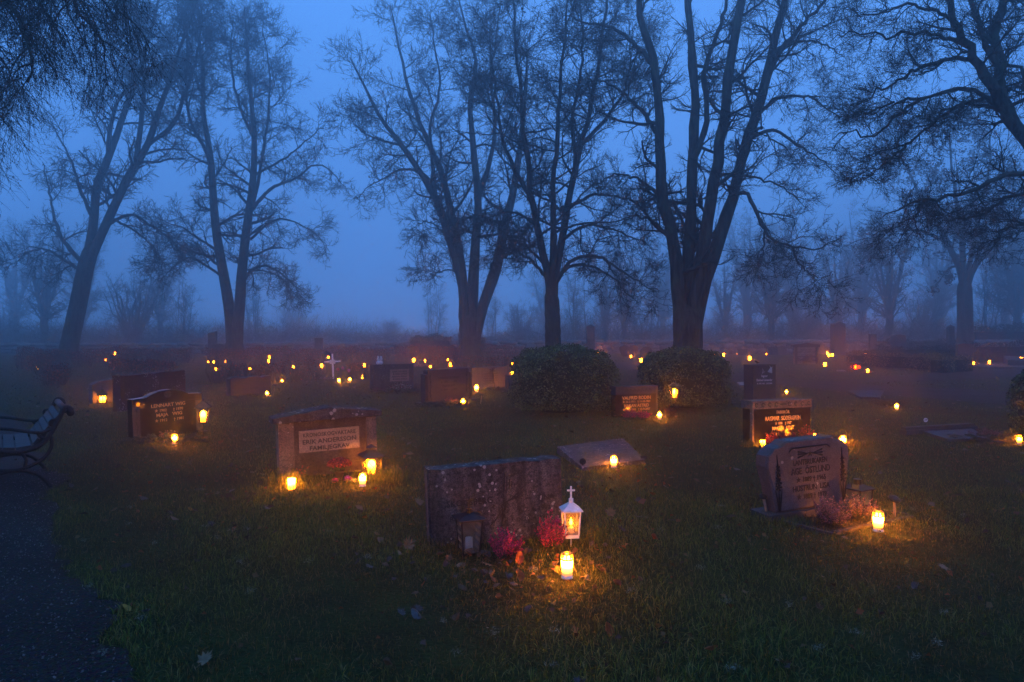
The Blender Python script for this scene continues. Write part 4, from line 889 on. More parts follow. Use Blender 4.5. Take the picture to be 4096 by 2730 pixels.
# ------------------------------------------------------------------ round clipped boxwoods
BOXC = [(0.085, 0.115, 0.034), (0.058, 0.082, 0.026), (0.14, 0.17, 0.052), (0.032, 0.048, 0.016), (0.09, 0.115, 0.05)]
def boxwood(c, rx, ry, h, label, n, seed, square=0.74):
    r = np.random.default_rng(seed); t = thing('boxwood_bush', label, 'bush', c)
    u = rand_unit(n, r); u[:, 2] = np.abs(u[:, 2]) * 1.75 - 0.78
    u /= np.linalg.norm(u, axis=1)[:, None]
    sup = np.sign(u) * np.abs(u) ** square
    lump = 1 + 0.06 * np.sin(u[:, 0] * 9 + seed) * np.sin(u[:, 2] * 8 + 1) + 0.03 * np.sin(u[:, 1] * 17 + u[:, 0] * 13)
    k = r.uniform(0.80, 1.02, n) ** 0.6 * lump + np.where(r.random(n) < 0.06, r.uniform(0, 0.05, n), 0)
    P = np.stack([sup[:, 0] * rx * k, sup[:, 1] * ry * k, h * 0.46 + sup[:, 2] * h * 0.54 * k], 1); P[:, 2] = np.maximum(P[:, 2], 0.02)
    V, T, c_ = leaf_cloud(P, r.uniform(0.026, 0.060, n), pick(n, BOXC, 0.4, r) * (1 + 0.75 * np.sin(u[:, :1] * 21) * np.sin(u[:, 2:] * 19 + 2) * np.sin(u[:, 1:2] * 23)), nrm=u, spread=0.9, r=r)
    link('foliage', npmesh('foliage', V, T, col=c_), t, M['box'])
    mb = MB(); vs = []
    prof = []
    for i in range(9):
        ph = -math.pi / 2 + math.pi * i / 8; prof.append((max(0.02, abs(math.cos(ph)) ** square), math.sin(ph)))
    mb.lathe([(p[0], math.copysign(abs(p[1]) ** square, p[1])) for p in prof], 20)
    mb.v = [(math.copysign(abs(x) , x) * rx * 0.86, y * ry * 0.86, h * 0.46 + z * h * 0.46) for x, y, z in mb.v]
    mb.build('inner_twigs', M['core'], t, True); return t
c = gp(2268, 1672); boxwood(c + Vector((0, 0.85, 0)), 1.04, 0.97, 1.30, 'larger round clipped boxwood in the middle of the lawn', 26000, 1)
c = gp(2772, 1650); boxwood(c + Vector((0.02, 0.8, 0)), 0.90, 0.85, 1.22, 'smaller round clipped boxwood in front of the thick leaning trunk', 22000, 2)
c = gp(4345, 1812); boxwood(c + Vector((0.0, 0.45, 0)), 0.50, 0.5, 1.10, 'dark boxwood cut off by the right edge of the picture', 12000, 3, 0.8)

# ------------------------------------------------------------------ hedges
REDC = [(0.30, 0.052, 0.034), (0.18, 0.042, 0.028), (0.38, 0.085, 0.040), (0.10, 0.045, 0.028), (0.07, 0.040, 0.026)]
DARKC = [(0.040, 0.036, 0.026), (0.055, 0.042, 0.028), (0.030, 0.034, 0.022)]
YELC = [(0.21, 0.145, 0.055), (0.15, 0.10, 0.045), (0.085, 0.060, 0.032), (0.26, 0.18, 0.06)]
GRNC = [(0.060, 0.070, 0.022), (0.045, 0.055, 0.020), (0.075, 0.080, 0.026)]
def hedge(p0, p1, h, depth, label, cols, n, leaf=0.06, stems=60, seed=0, solid=False, fill=0.9):
    r = np.random.default_rng(seed); t = thing('hedge', label, 'hedge', ((p0 + p1) / 2))
    d = p1 - p0; L = math.hypot(d.x, d.y); ux = np.array([d.x / L, d.y / L]); uy = np.array([-ux[1], ux[0]])
    a = r.uniform(-L/2, L/2, n); b = (r.uniform(-1, 1, n)); hh = h * (0.90 + 0.09 * np.sin(a * 1.7 + seed) + 0.05 * np.sin(a * 5.3))
    f = r.random(n) ** (0.55 if not solid else 0.8); z = hh * (0.12 + 0.9 * f) + r.normal(0, 0.03, n)
    b = b * depth / 2 * (0.75 + 0.3 * np.sin(a * 3.1 + seed)) * np.sqrt(np.clip(1.15 - (z / hh - 0.45) ** 2 * 1.6, 0.2, 1.2))
    keep = r.random(n) < np.where(np.abs(a) > L/2 - 0.25, 0.5, fill); a, b, z = a[keep], b[keep], z[keep]
    P = np.stack([a * ux[0] + b * uy[0], a * ux[1] + b * uy[1], z], 1)
    V, T, c_ = leaf_cloud(P, r.uniform(0.6, 1.3, len(P)) * leaf, pick(len(P), cols, 0.35, r), aspect=0.6, r=r)
    link('foliage', npmesh('foliage', V, T, col=c_), t, M['leaf'])
    m = stems; a = r.uniform(-L/2, L/2, m); b = r.uniform(-0.5, 0.5, m) * depth * 0.5
    base = np.stack([a * ux[0] + b * uy[0], a * ux[1] + b * uy[1], np.full(m, -0.03)], 1)
    K = 4; PP = np.zeros((m * 3, K, 3)); base = np.repeat(base, 3, 0); tip = base + np.c_[r.normal(0, 0.16, (m * 3, 2)), r.uniform(0.6, 0.98, m * 3) * h]
    for k in range(K): PP[:, k] = base + (tip - base) * (k / (K - 1)) + (r.normal(0, 0.03, (m * 3, 3)) if 0 < k else 0)
    V, Q = tubes(PP, np.linspace(0.012, 0.004, K)[None, :].repeat(m * 3, 0), 3)
    link('stems', npmesh('stems', V, quads=Q), t, M['bark'])
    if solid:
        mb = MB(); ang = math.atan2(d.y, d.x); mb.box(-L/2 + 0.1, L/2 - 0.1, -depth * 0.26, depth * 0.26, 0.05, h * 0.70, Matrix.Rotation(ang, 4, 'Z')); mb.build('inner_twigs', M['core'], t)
    return t
def tubes(P, Rr, sides, tip=False):
    """vectorised tubes: P (N,K,3), radii (N,K)"""
    Nn, K, _ = P.shape; T = np.gradient(P, axis=1) if K > 2 else np.repeat((P[:, 1:] - P[:, :1]), 2, 1)
    T /= np.linalg.norm(T, axis=2, keepdims=True) + 1e-9
    ref = np.where(np.abs(T[:, :1, 2:3]) > 0.9, np.array([1.0, 0, 0]), np.array([0, 0, 1.0])); U = np.cross(np.broadcast_to(ref, T.shape), T); U /= np.linalg.norm(U, axis=2, keepdims=True) + 1e-9
    W = np.cross(T, U); a = np.arange(sides) * 2 * math.pi / sides
    V = P[:, :, None, :] + Rr[:, :, None, None] * (np.cos(a)[None, None, :, None] * U[:, :, None, :] + np.sin(a)[None, None, :, None] * W[:, :, None, :])
    base = (np.arange(Nn)[:, None, None] * K + np.arange(K - 1)[None, :, None]) * sides; i = np.arange(sides)[None, None, :]; j = (i + 1) % sides
    Q = np.stack([base + i, base + j, base + sides + j, base + sides + i], -1).reshape(-1, 4)
    return V.reshape(-1, 3), Q
hedge(gp(60, 1480), gp(770, 1452), 0.88, 0.9, 'long red-leaved hedge in front of the wall at the far left', REDC, 9000, seed=1, stems=120)
hedge(gp(155, 1500), gp(190, 1478), 0.75, 0.9, 'short dark end bush of the far left hedge', REDC, 1500, seed=7)
hedge(gp(185, 1545), gp(262, 1540), 0.62, 0.7, 'loose red-leaved bush standing alone left of the small rough headstone', REDC, 900, 0.07, stems=26, seed=2, fill=0.8)
hedge(gp(440, 1508), gp(700, 1496), 0.60, 0.6, 'red-leaved hedge right behind the dark red spotted headstone', REDC, 3000, 0.075, stems=40, seed=3)
hedge(gp(820, 1462), gp(1560, 1450), 0.85, 1.0, 'far red hedge running behind the white wooden cross', REDC, 9000, seed=4, stems=110)
hedge(gp(1560, 1446), gp(2090, 1440), 0.85, 1.0, 'far red hedge behind the rose granite stone', REDC, 7000, seed=5, stems=90)
hedge(gp(840, 1538), gp(1290, 1525), 0.70, 0.6, 'near thin red hedge with bare stems left of the white cross', REDC, 1700, 0.055, stems=70, seed=6, fill=0.7)
hedge(gp(1385, 1518), gp(1480, 1514), 0.55, 0.5, 'small leafy hedge piece left of the square grey headstone', REDC, 700, 0.055, stems=22, seed=8, fill=0.8)
hedge(gp(1690, 1478), gp(2060, 1478), 0.62, 0.5, 'thin red hedge rising behind the wide beige headstone', REDC, 2200, 0.06, stems=60, seed=9, fill=0.7)
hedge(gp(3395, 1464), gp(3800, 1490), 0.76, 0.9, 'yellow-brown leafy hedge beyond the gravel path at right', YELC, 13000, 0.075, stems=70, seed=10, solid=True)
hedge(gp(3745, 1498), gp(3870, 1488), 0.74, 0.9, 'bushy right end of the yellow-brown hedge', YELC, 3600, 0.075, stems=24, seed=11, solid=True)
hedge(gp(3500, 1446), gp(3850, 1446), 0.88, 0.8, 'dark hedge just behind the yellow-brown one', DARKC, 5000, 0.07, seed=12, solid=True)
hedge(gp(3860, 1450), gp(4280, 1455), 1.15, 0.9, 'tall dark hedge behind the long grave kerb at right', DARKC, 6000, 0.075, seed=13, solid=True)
hedge(gx(1640, 43.5), gx(1806, 43.5), 1.32, 1.3, 'clipped greenish hedge block left of the far multi-stemmed tree', GRNC, 6000, 0.085, seed=14, solid=True)
hedge(gx(1832, 42.5), gx(1940, 42.5), 1.36, 1.2, 'clipped greenish hedge block wrapped round the far multi-stemmed tree', GRNC, 5000, 0.085, seed=15, solid=True)
hedge(gx(3880, 50), gx(4400, 49), 2.2, 2.5, 'big dark evergreen hedge behind the far right tree', DARKC, 9000, 0.13, seed=16, solid=True)
hedge(gx(3500, 46.6), gx(3860, 46.6), 1.05, 0.7, 'ivy-like growth covering the wall at right', [(0.05, 0.04, 0.018), (0.03, 0.026, 0.016)], 4000, 0.08, seed=17)

# ------------------------------------------------------------------ flowers and grave plants
MAG = [(0.42, 0.012, 0.085), (0.28, 0.008, 0.06), (0.54, 0.022, 0.12)]; PINK = [(0.20, 0.088, 0.105), (0.14, 0.06, 0.075), (0.26, 0.13, 0.14)]; REDF = [(0.36, 0.020, 0.018), (0.26, 0.02, 0.02), (0.42, 0.05, 0.03)]
STEMC = [(0.03, 0.04, 0.016), (0.05, 0.05, 0.02)]
def heather(c, rad, h, cols, label, n=70, per=46, seed=0, cat='flower', name='heather_plant', leaf=0.011):
    r = np.random.default_rng(seed); t = thing(name, label, cat, c)
    az = r.uniform(0, 6.28, n); rr = np.sqrt(r.random(n)); lean = rr * 0.9
    base = np.c_[np.cos(az) * rr * rad * 0.35, np.sin(az) * rr * rad * 0.35, np.zeros(n)]
    tip = np.c_[np.cos(az) * rr * rad, np.sin(az) * rr * rad, h * (1.05 - 0.45 * lean) * r.uniform(0.55, 1.2, n)]
    K = 5; PP = np.stack([base + (tip - base) * (k / (K-1)) + np.array([0, 0, 0.06 * h]) * math.sin(math.pi * k / (K-1)) for k in range(K)], 1)
    V, Q = tubes(PP, np.linspace(0.0022, 0.0012, K)[None].repeat(n, 0), 3); link('stems', npmesh('stems', V, quads=Q), t, M['bark'])
    u = r.uniform(0.32, 1.0, (n, per)); P = base[:, None] + (tip - base)[:, None] * u[..., None] + np.array([0, 0, 0.06 * h]) * np.sin(math.pi * u)[..., None]
    P = P + r.normal(size=P.shape) * (0.0062 * (1.35 - u))[..., None] * (rad / 0.1) ** 0.5; P = P.reshape(-1, 3); P[:, 2] = np.maximum(P[:, 2], 0.006)
    V, T, c_ = leaf_cloud(P, r.uniform(0.7, 1.4, len(P)) * leaf, pick(len(P), cols, 0.3, r), aspect=0.8, r=r); link('blossoms', npmesh('blossoms', V, T, col=c_), t, M['flower'])
    m = n * 14; u = r.uniform(0.02, 0.55, m); k = r.integers(0, n, m); P = base[k] + (tip - base)[k] * u[:, None] + r.normal(size=(m, 3)) * 0.012
    P[:, 2] = np.maximum(P[:, 2], 0.006); V, T, c_ = leaf_cloud(P, r.uniform(0.010, 0.020, m), pick(m, STEMC, 0.3, r), aspect=0.35, r=r); link('foliage', npmesh('foliage', V, T, col=c_), t, M['leaf'])
    return t
heather(gp(2025, 2238), 0.125, 0.20, MAG, 'left purple heather in front of the weathered grey headstone', 54, 56, seed=1)
heather(gp(2205, 2208), 0.125, 0.25, MAG, 'right purple heather beside the white lantern', 56, 56, seed=2)
heather(gp(3330, 2110), 0.155, 0.25, PINK, 'large pink heather before the rose-grey headstone', 64, 34, seed=3)
heather(gp(3440, 2085), 0.130, 0.235, PINK, 'smaller pink heather behind the large one by the black lantern', 44, 34, seed=4)
heather(gp(3140, 1795), 0.26, 0.23, REDF, 'wide red heather in front of the glossy black headstone', 110, 34, seed=5, leaf=0.016)
heather(gp(3225, 1790), 0.12, 0.28, REDF, 'upright red plant at the right end of the glossy black headstone', 40, 34, seed=6, leaf=0.016)
heather(gp(2520, 1678), 0.16, 0.17, MAG, 'purple heather at the left foot of the dark red stone between the boxwoods', 50, 26, seed=7, leaf=0.016)
heather(gp(2575, 1680), 0.15, 0.16, MAG, 'purple heather in the middle foot of the dark red stone between the boxwoods', 50, 26, seed=8, leaf=0.016)
heather(gp(2680, 1672), 0.14, 0.22, [(0.10, 0.03, 0.02), (0.07, 0.03, 0.02)], 'reddish-brown little shrub beside the hook of the carriage lantern', 40, 26, seed=9, leaf=0.018, name='small_shrub')
heather(gp(672, 1758), 0.16, 0.13, [(0.30, 0.12, 0.11), (0.24, 0.16, 0.15), (0.2, 0.03, 0.03)], 'dusty pink heather tucked among the spruce twigs of the black arched headstone', 44, 26, seed=10, leaf=0.014)
heather(gp(1520, 1574), 0.20, 0.16, [(0.10, 0.02, 0.06), (0.07, 0.02, 0.05)], 'dim purple heather beside the unlit tapering lantern', 40, 20, seed=11, leaf=0.02)
heather(gp(1600, 1570), 0.34, 0.26, [(0.16, 0.018, 0.03), (0.30, 0.30, 0.28), (0.05, 0.09, 0.025)], 'mixed wreath of red, white and green plants before the square grey headstone', 90, 20, seed=12, leaf=0.03, name='grave_wreath', cat='wreath')
heather(gp(1800, 1616), 0.16, 0.15, [(0.30, 0.15, 0.16), (0.35, 0.06, 0.05)], 'small pink heather between spruce twigs of the rose granite stone', 40, 20, seed=13, leaf=0.018)
heather(gp(3218, 1457), 0.55, 0.48, [(0.07, 0.02, 0.025), (0.05, 0.02, 0.02)], 'dark red bush at the foot of the temple-like headstone', 70, 20, seed=14, leaf=0.05, name='small_shrub')
heather(gp(1680, 1468), 0.75, 0.20, [(0.45, 0.10, 0.16), (0.3, 0.12, 0.06), (0.4, 0.3, 0.2)], 'row of small flowers on a bed before the red heart-shaped headstone', 60, 14, seed=15, leaf=0.04, name='flower_row')
heather(gp(3938, 1752), 0.22, 0.14, [(0.16, 0.05, 0.06), (0.20, 0.12, 0.12)], 'reddish heather behind the spruce twigs at the low polished slab', 50, 22, seed=16, leaf=0.016)
heather(gp(2525, 1428), 0.45, 0.45, [(0.22, 0.20, 0.20), (0.14, 0.12, 0.12)], 'pale airy dry plant before the wide dark red headstone', 50, 10, seed=17, leaf=0.03, name='dry_plant')
heather(gp(440, 1606), 0.14, 0.16, [(0.20, 0.05, 0.02), (0.12, 0.05, 0.02)], 'withered reddish tuft between the church-shaped lantern and the red headstone', 40, 10, seed=18, leaf=0.018, name='dry_plant')
heather(gp(3560, 1625), 0.55, 0.20, [(0.12, 0.075, 0.03), (0.09, 0.05, 0.025)], 'wide withered grass heap behind the lone candle near the path bend', 160, 5, seed=19, leaf=0.02, name='dry_plant', cat='plant')
heather(gp(1665, 1556), 0.26, 0.17, [(0.12, 0.075, 0.03), (0.09, 0.05, 0.025)], 'dry grass tuft lit by a candle left of the rose granite stone', 60, 6, seed=20, leaf=0.02, name='dry_plant', cat='plant')
heather(gp(1200, 1925), 0.11, 0.16, [(0.05, 0.045, 0.02), (0.30, 0.03, 0.03)], 'small rose plant with dry leaves at the left foot of the gabled brown headstone', 24, 9, seed=21, leaf=0.020, name='rose_plant', cat='plant')
heather(gp(1290, 1520), 0.40, 0.14, [(0.20, 0.20, 0.20), (0.14, 0.05, 0.08), (0.05, 0.07, 0.03)], 'wilted bouquets lying left of the white wooden cross', 60, 16, seed=22, leaf=0.035, name='bouquet', cat='flowers')
heather(gp(1985, 1562), 0.35, 0.10, [(0.06, 0.05, 0.03), (0.04, 0.05, 0.02)], 'low dark plants at the foot of the wide beige headstone', 60, 10, seed=23, leaf=0.03, name='small_shrub', cat='plant')

# potted chrysanthemum
c = gp(1358, 1918); t = thing('chrysanthemum', 'dark pot of deep red chrysanthemums before the gabled brown headstone', 'flower pot', c)
MB().lathe([(0.034, 0), (0.046, 0.075), (0.050, 0.078), (0.050, 0.088), (0.040, 0.088)], 16).build('pot', M['terracotta'], t, True)
r = np.random.default_rng(4); n = 900; u = rand_unit(n, r); u[:, 2] = np.abs(u[:, 2]); P = u * np.array([0.125, 0.125, 0.075]) * r.uniform(0.8, 1.03, (n, 1)) + np.array([0, 0, 0.145])
V, T, c_ = leaf_cloud(P, r.uniform(0.014, 0.026, n), pick(n, [(0.20, 0.012, 0.022), (0.12, 0.008, 0.016), (0.28, 0.03, 0.04)], 0.3, r), nrm=u, aspect=0.9, r=r); link('blossoms', npmesh('blossoms', V, T, col=c_), t, M['flower'])
n = 120; P = np.c_[r.normal(0, 0.045, (n, 2)), r.uniform(0.085, 0.14, n)]; V, T, c_ = leaf_cloud(P, r.uniform(0.02, 0.04, n), pick(n, [(0.07, 0.10, 0.03), (0.05, 0.08, 0.02)], 0.3, r), r=r); link('foliage', npmesh('foliage', V, T, col=c_), t, M['leaf'])
def posy(px, py, label, cols, rad, n=160, seed=0):
    r = np.random.default_rng(seed); t = thing('cut_flower', label, 'flower', gp(px, py)); u = rand_unit(n, r); u[:, 2] = np.abs(u[:, 2])
    V, T, c_ = leaf_cloud(u * rad * r.uniform(0.5, 1.0, (n, 1)) + np.array([0, 0, rad * 0.4]), r.uniform(0.3, 0.6, n) * rad, pick(n, cols, 0.25, r), nrm=u, spread=0.5, aspect=0.9, r=r); link('blossom', npmesh('blossom', V, T, col=c_), t, M['flower'])
    P = r.normal(size=(14, 3)) * rad * 1.0; P[:, 2] = np.abs(P[:, 2]) * 0.3 + 0.01; V, T, c_ = leaf_cloud(P, rad * 1.3, pick(14, [(0.04, 0.06, 0.035)], 0.3, r), r=r); link('leaves', npmesh('leaves', V, T, col=c_), t, M['leaf'])
posy(1340, 1932, 'bright magenta flower lying left of the flower pot', [(0.55, 0.02, 0.22)], 0.034, seed=1)
posy(1392, 1926, 'bright magenta flower lying between the flower pot and candle', [(0.55, 0.03, 0.22), (0.5, 0.08, 0.3)], 0.042, seed=2)
posy(1414, 1934, 'pale yellow leafy flower beside the lidded candle under the lantern', [(0.30, 0.26, 0.10), (0.22, 0.24, 0.09)], 0.040, seed=3)
for i, (px, py, cols) in enumerate(((1352, 1485, [(0.4, 0.03, 0.04)]), (1371, 1480, [(0.35, 0.08, 0.12)]), (1396, 1489, [(0.25, 0.06, 0.25), (0.4, 0.05, 0.06)]))):
    c = gp(px, 1520); t = thing('tulip_ornament', ('leftmost, red', 'middle, upright', 'rightmost, violet')[i] + ' tulip ornament on a stem beside the white wooden cross', 'ornament', c); h = (1520 - py) * c.y / F
    MB().tube([(0, 0, 0), (0.01, 0, h * 0.5), (0, 0, h)], 0.008, 5).build('stem', simple('tulip_stem_%d' % i, (0.05, 0.07, 0.03)), t)
    MB().lathe([(0.01, h), (0.05, h + 0.03), (0.055, h + 0.07), (0.03, h + 0.11)], 10).build('bloom', simple('tulip_%d' % i, cols[0], 0.5), t, True)

# spruce twigs laid on graves, each twig its own piece
def twig_mesh(seed):
    r = np.random.default_rng(seed); n = 90; L = 0.15
    t_ = r.uniform(0, 1, n) ; ax = np.c_[t_ * L, 0.010 * np.sin(t_ * 3 + seed), 0.014 * np.sin(t_ * 2.2)]; a = r.uniform(0, 6.28, n)
    d = np.c_[np.full(n, 0.55), np.cos(a), np.sin(a)]; ln = (0.026 * (1 - 0.4 * t_))[:, None]; tip = ax + d * ln
    w_ = np.c_[np.zeros(n), -np.sin(a), np.cos(a)] * 0.0035
    V = np.stack([ax - w_, ax + w_, tip], 1).reshape(-1, 3); T = np.arange(n * 3).reshape(-1, 3)
    return npmesh('spruce_twig', V, T, col=np.repeat(pick(n, [(0.060, 0.075, 0.050), (0.080, 0.085, 0.055), (0.045, 0.06, 0.045)], 0.25, r), 3, 0))
TW = [twig_mesh(s) for s in range(4)]
for m_ in TW: m_.materials.append(M['leaf'])
def spruce(px, py, label, rx, ry, n, seed, rz=0.0, k=1.0, hz=0.10):
    r = random.Random(seed); c = gp(px, py); t = thing('spruce_covering', label, 'spruce twigs', c, rz)
    mb = MB()
    for i in range(10):
        a = r.uniform(0, 6.28); mb.tube([(0, 0, 0.02), (rx * 0.8 * math.cos(a), ry * 0.8 * math.sin(a), 0.015)], [0.008, 0.004], 5)
    mb.build('branch', M['bark'], t)
    for i in range(n):
        a = r.uniform(0, 6.28); q = math.sqrt(r.random()); x, y = rx * q * math.cos(a), ry * q * math.sin(a); s = r.uniform(0.8, 1.3) * k
        link('spruce_twig', r.choice(TW), t, None, (x, y, 0.02 + hz * (1 - q) * r.uniform(0.4, 1.0)), (r.uniform(-.4, .4), r.uniform(-.3, .2), math.atan2(y * 1.6, x) + r.uniform(-.6, .6)), (s, s * 1.15, s * 1.15))
spruce(660, 1772, 'spruce twigs spread in front of the polished black arched headstone', 0.56, 0.24, 62, 1, 0.1)
spruce(1790, 1628, 'spruce twigs spread in front of the rose granite headstone', 0.55, 0.26, 56, 2, 0.1, 1.2)
spruce(1590, 1574, 'dark spruce branches under the wreath of the square grey headstone', 0.62, 0.26, 44, 3, 0.0, 1.3)
spruce(3970, 1768, 'spruce twigs laid on the low polished slab near the right edge', 0.42, 0.22, 44, 4, -0.1, 1.1)
c = gp(520, 1790); 

# ------------------------------------------------------------------ trees
def catmull(P, K):
    P = np.asarray(P, float); out = []
    Q = np.vstack([2 * P[0] - P[1], P, 2 * P[-1] - P[-2]])
    for i in range(1, len(Q) - 2):
        u = np.linspace(0, 1, 10, endpoint=False)[:, None]; a, b, c, d = Q[i-1], Q[i], Q[i+1], Q[i+2]
        out.append(0.5 * ((2*b) + (c-a)*u + (2*a-5*b+4*c-d)*u*u + (3*b-a-3*c+d)*u**3))
    out = np.vstack(out + [P[-1:]]); s = np.r_[0, np.cumsum(np.linalg.norm(np.diff(out, axis=0), axis=1))]; t = np.linspace(0, s[-1], K)
    return np.stack([np.interp(t, s, out[:, k]) for k in range(3)], 1)
def grow(P, Rr, n, length, ang, K, wob, upw, tr, rf, minr, r, taper=0.35, short=0.5, droop=None, rmax=9.0):
    """n children on every parent line"""
    Np, Kp, _ = P.shape; idx = np.repeat(np.arange(Np), n); Mn = len(idx)
    t = tr[0] + (tr[1] - tr[0]) * ((np.tile(np.arange(n), Np) + r.random(Mn)) / n)
    f = t * (Kp - 1); i0 = np.minimum(f.astype(int), Kp - 2); u = (f - i0)[:, None]
    p0 = P[idx, i0] * (1 - u) + P[idx, i0 + 1] * u; T = P[idx, i0 + 1] - P[idx, i0]; T /= np.linalg.norm(T, axis=1)[:, None] + 1e-9
    rr = Rr[idx, i0] * (1 - u[:, 0]) + Rr[idx, i0 + 1] * u[:, 0]
    pr = rand_unit(Mn, r); pr -= T * np.sum(pr * T, 1)[:, None]; pr /= np.linalg.norm(pr, axis=1)[:, None] + 1e-9
    a = np.radians(r.uniform(ang[0], ang[1], Mn))[:, None]; d = np.cos(a) * T + np.sin(a) * pr
    L = r.uniform(length[0], length[1], Mn) * (1 - short * t); r0 = np.clip(np.minimum(rr * rf, rmax), minr, None); st = (L / (K - 1))[:, None]
    out = [p0]; up = np.zeros((Mn, 3)); up[:, 2] = upw if droop is None else np.interp(p0[:, 2], droop[0], droop[1])
    for k in range(K - 1):
        d = d + wob * r.normal(size=(Mn, 3)) + up; d /= np.linalg.norm(d, axis=1)[:, None]; out.append(out[-1] + d * st)
    Q = np.stack(out, 1); RR = r0[:, None] * np.linspace(1, taper, K)[None, :]
    return Q, np.maximum(RR, minr * 0.5)
def spikes(P, r0, r):
    """finest twigs: two crossed slivers from start to end"""
    a, b = P[:, 0], P[:, -1]; T = b - a; T /= np.linalg.norm(T, axis=1)[:, None] + 1e-9; U = np.cross(T, rand_unit(len(a), r)); U /= np.linalg.norm(U, axis=1)[:, None] + 1e-9; W = np.cross(T, U)
    n = len(a); V = np.stack([a + U * r0, a - U * r0, a + W * r0, a - W * r0, b], 1).reshape(-1, 3); i = np.arange(n)[:, None] * 5
    return V, np.concatenate([i + np.array([[0, 1, 4]]), i + np.array([[2, 3, 4]])])
class Geo:
    def __init__(s): s.V = []; s.T = []; s.Q = []; s.c = []; s.n = 0
    def quads(s, V, Q): s.V.append(V); s.Q.append(Q + s.n); s.n += len(V)
    def tris(s, V, T, c=None):
        s.V.append(V); s.T.append(T + s.n); s.n += len(V)
        if c is not None: s.c.append(c)
    def build(s, name, m, parent, smooth=False):
        return link(name, npmesh(name, np.vstack(s.V), np.vstack(s.T) if s.T else None, np.vstack(s.Q) if s.Q else None, np.vstack(s.c) if s.c else None, smooth), parent, m)
LICH = [(0.050, 0.056, 0.038), (0.036, 0.038, 0.028), (0.070, 0.070, 0.045), (0.028, 0.030, 0.022)]
def along(P, n, r, jit):
    Np, K, _ = P.shape; i = r.integers(0, Np, n); f = r.random(n) * (K - 1); k = np.minimum(f.astype(int), K - 2); u = (f - k)[:, None]
    return P[i, k] * (1 - u) + P[i, k + 1] * u + r.normal(size=(n, 3)) * jit
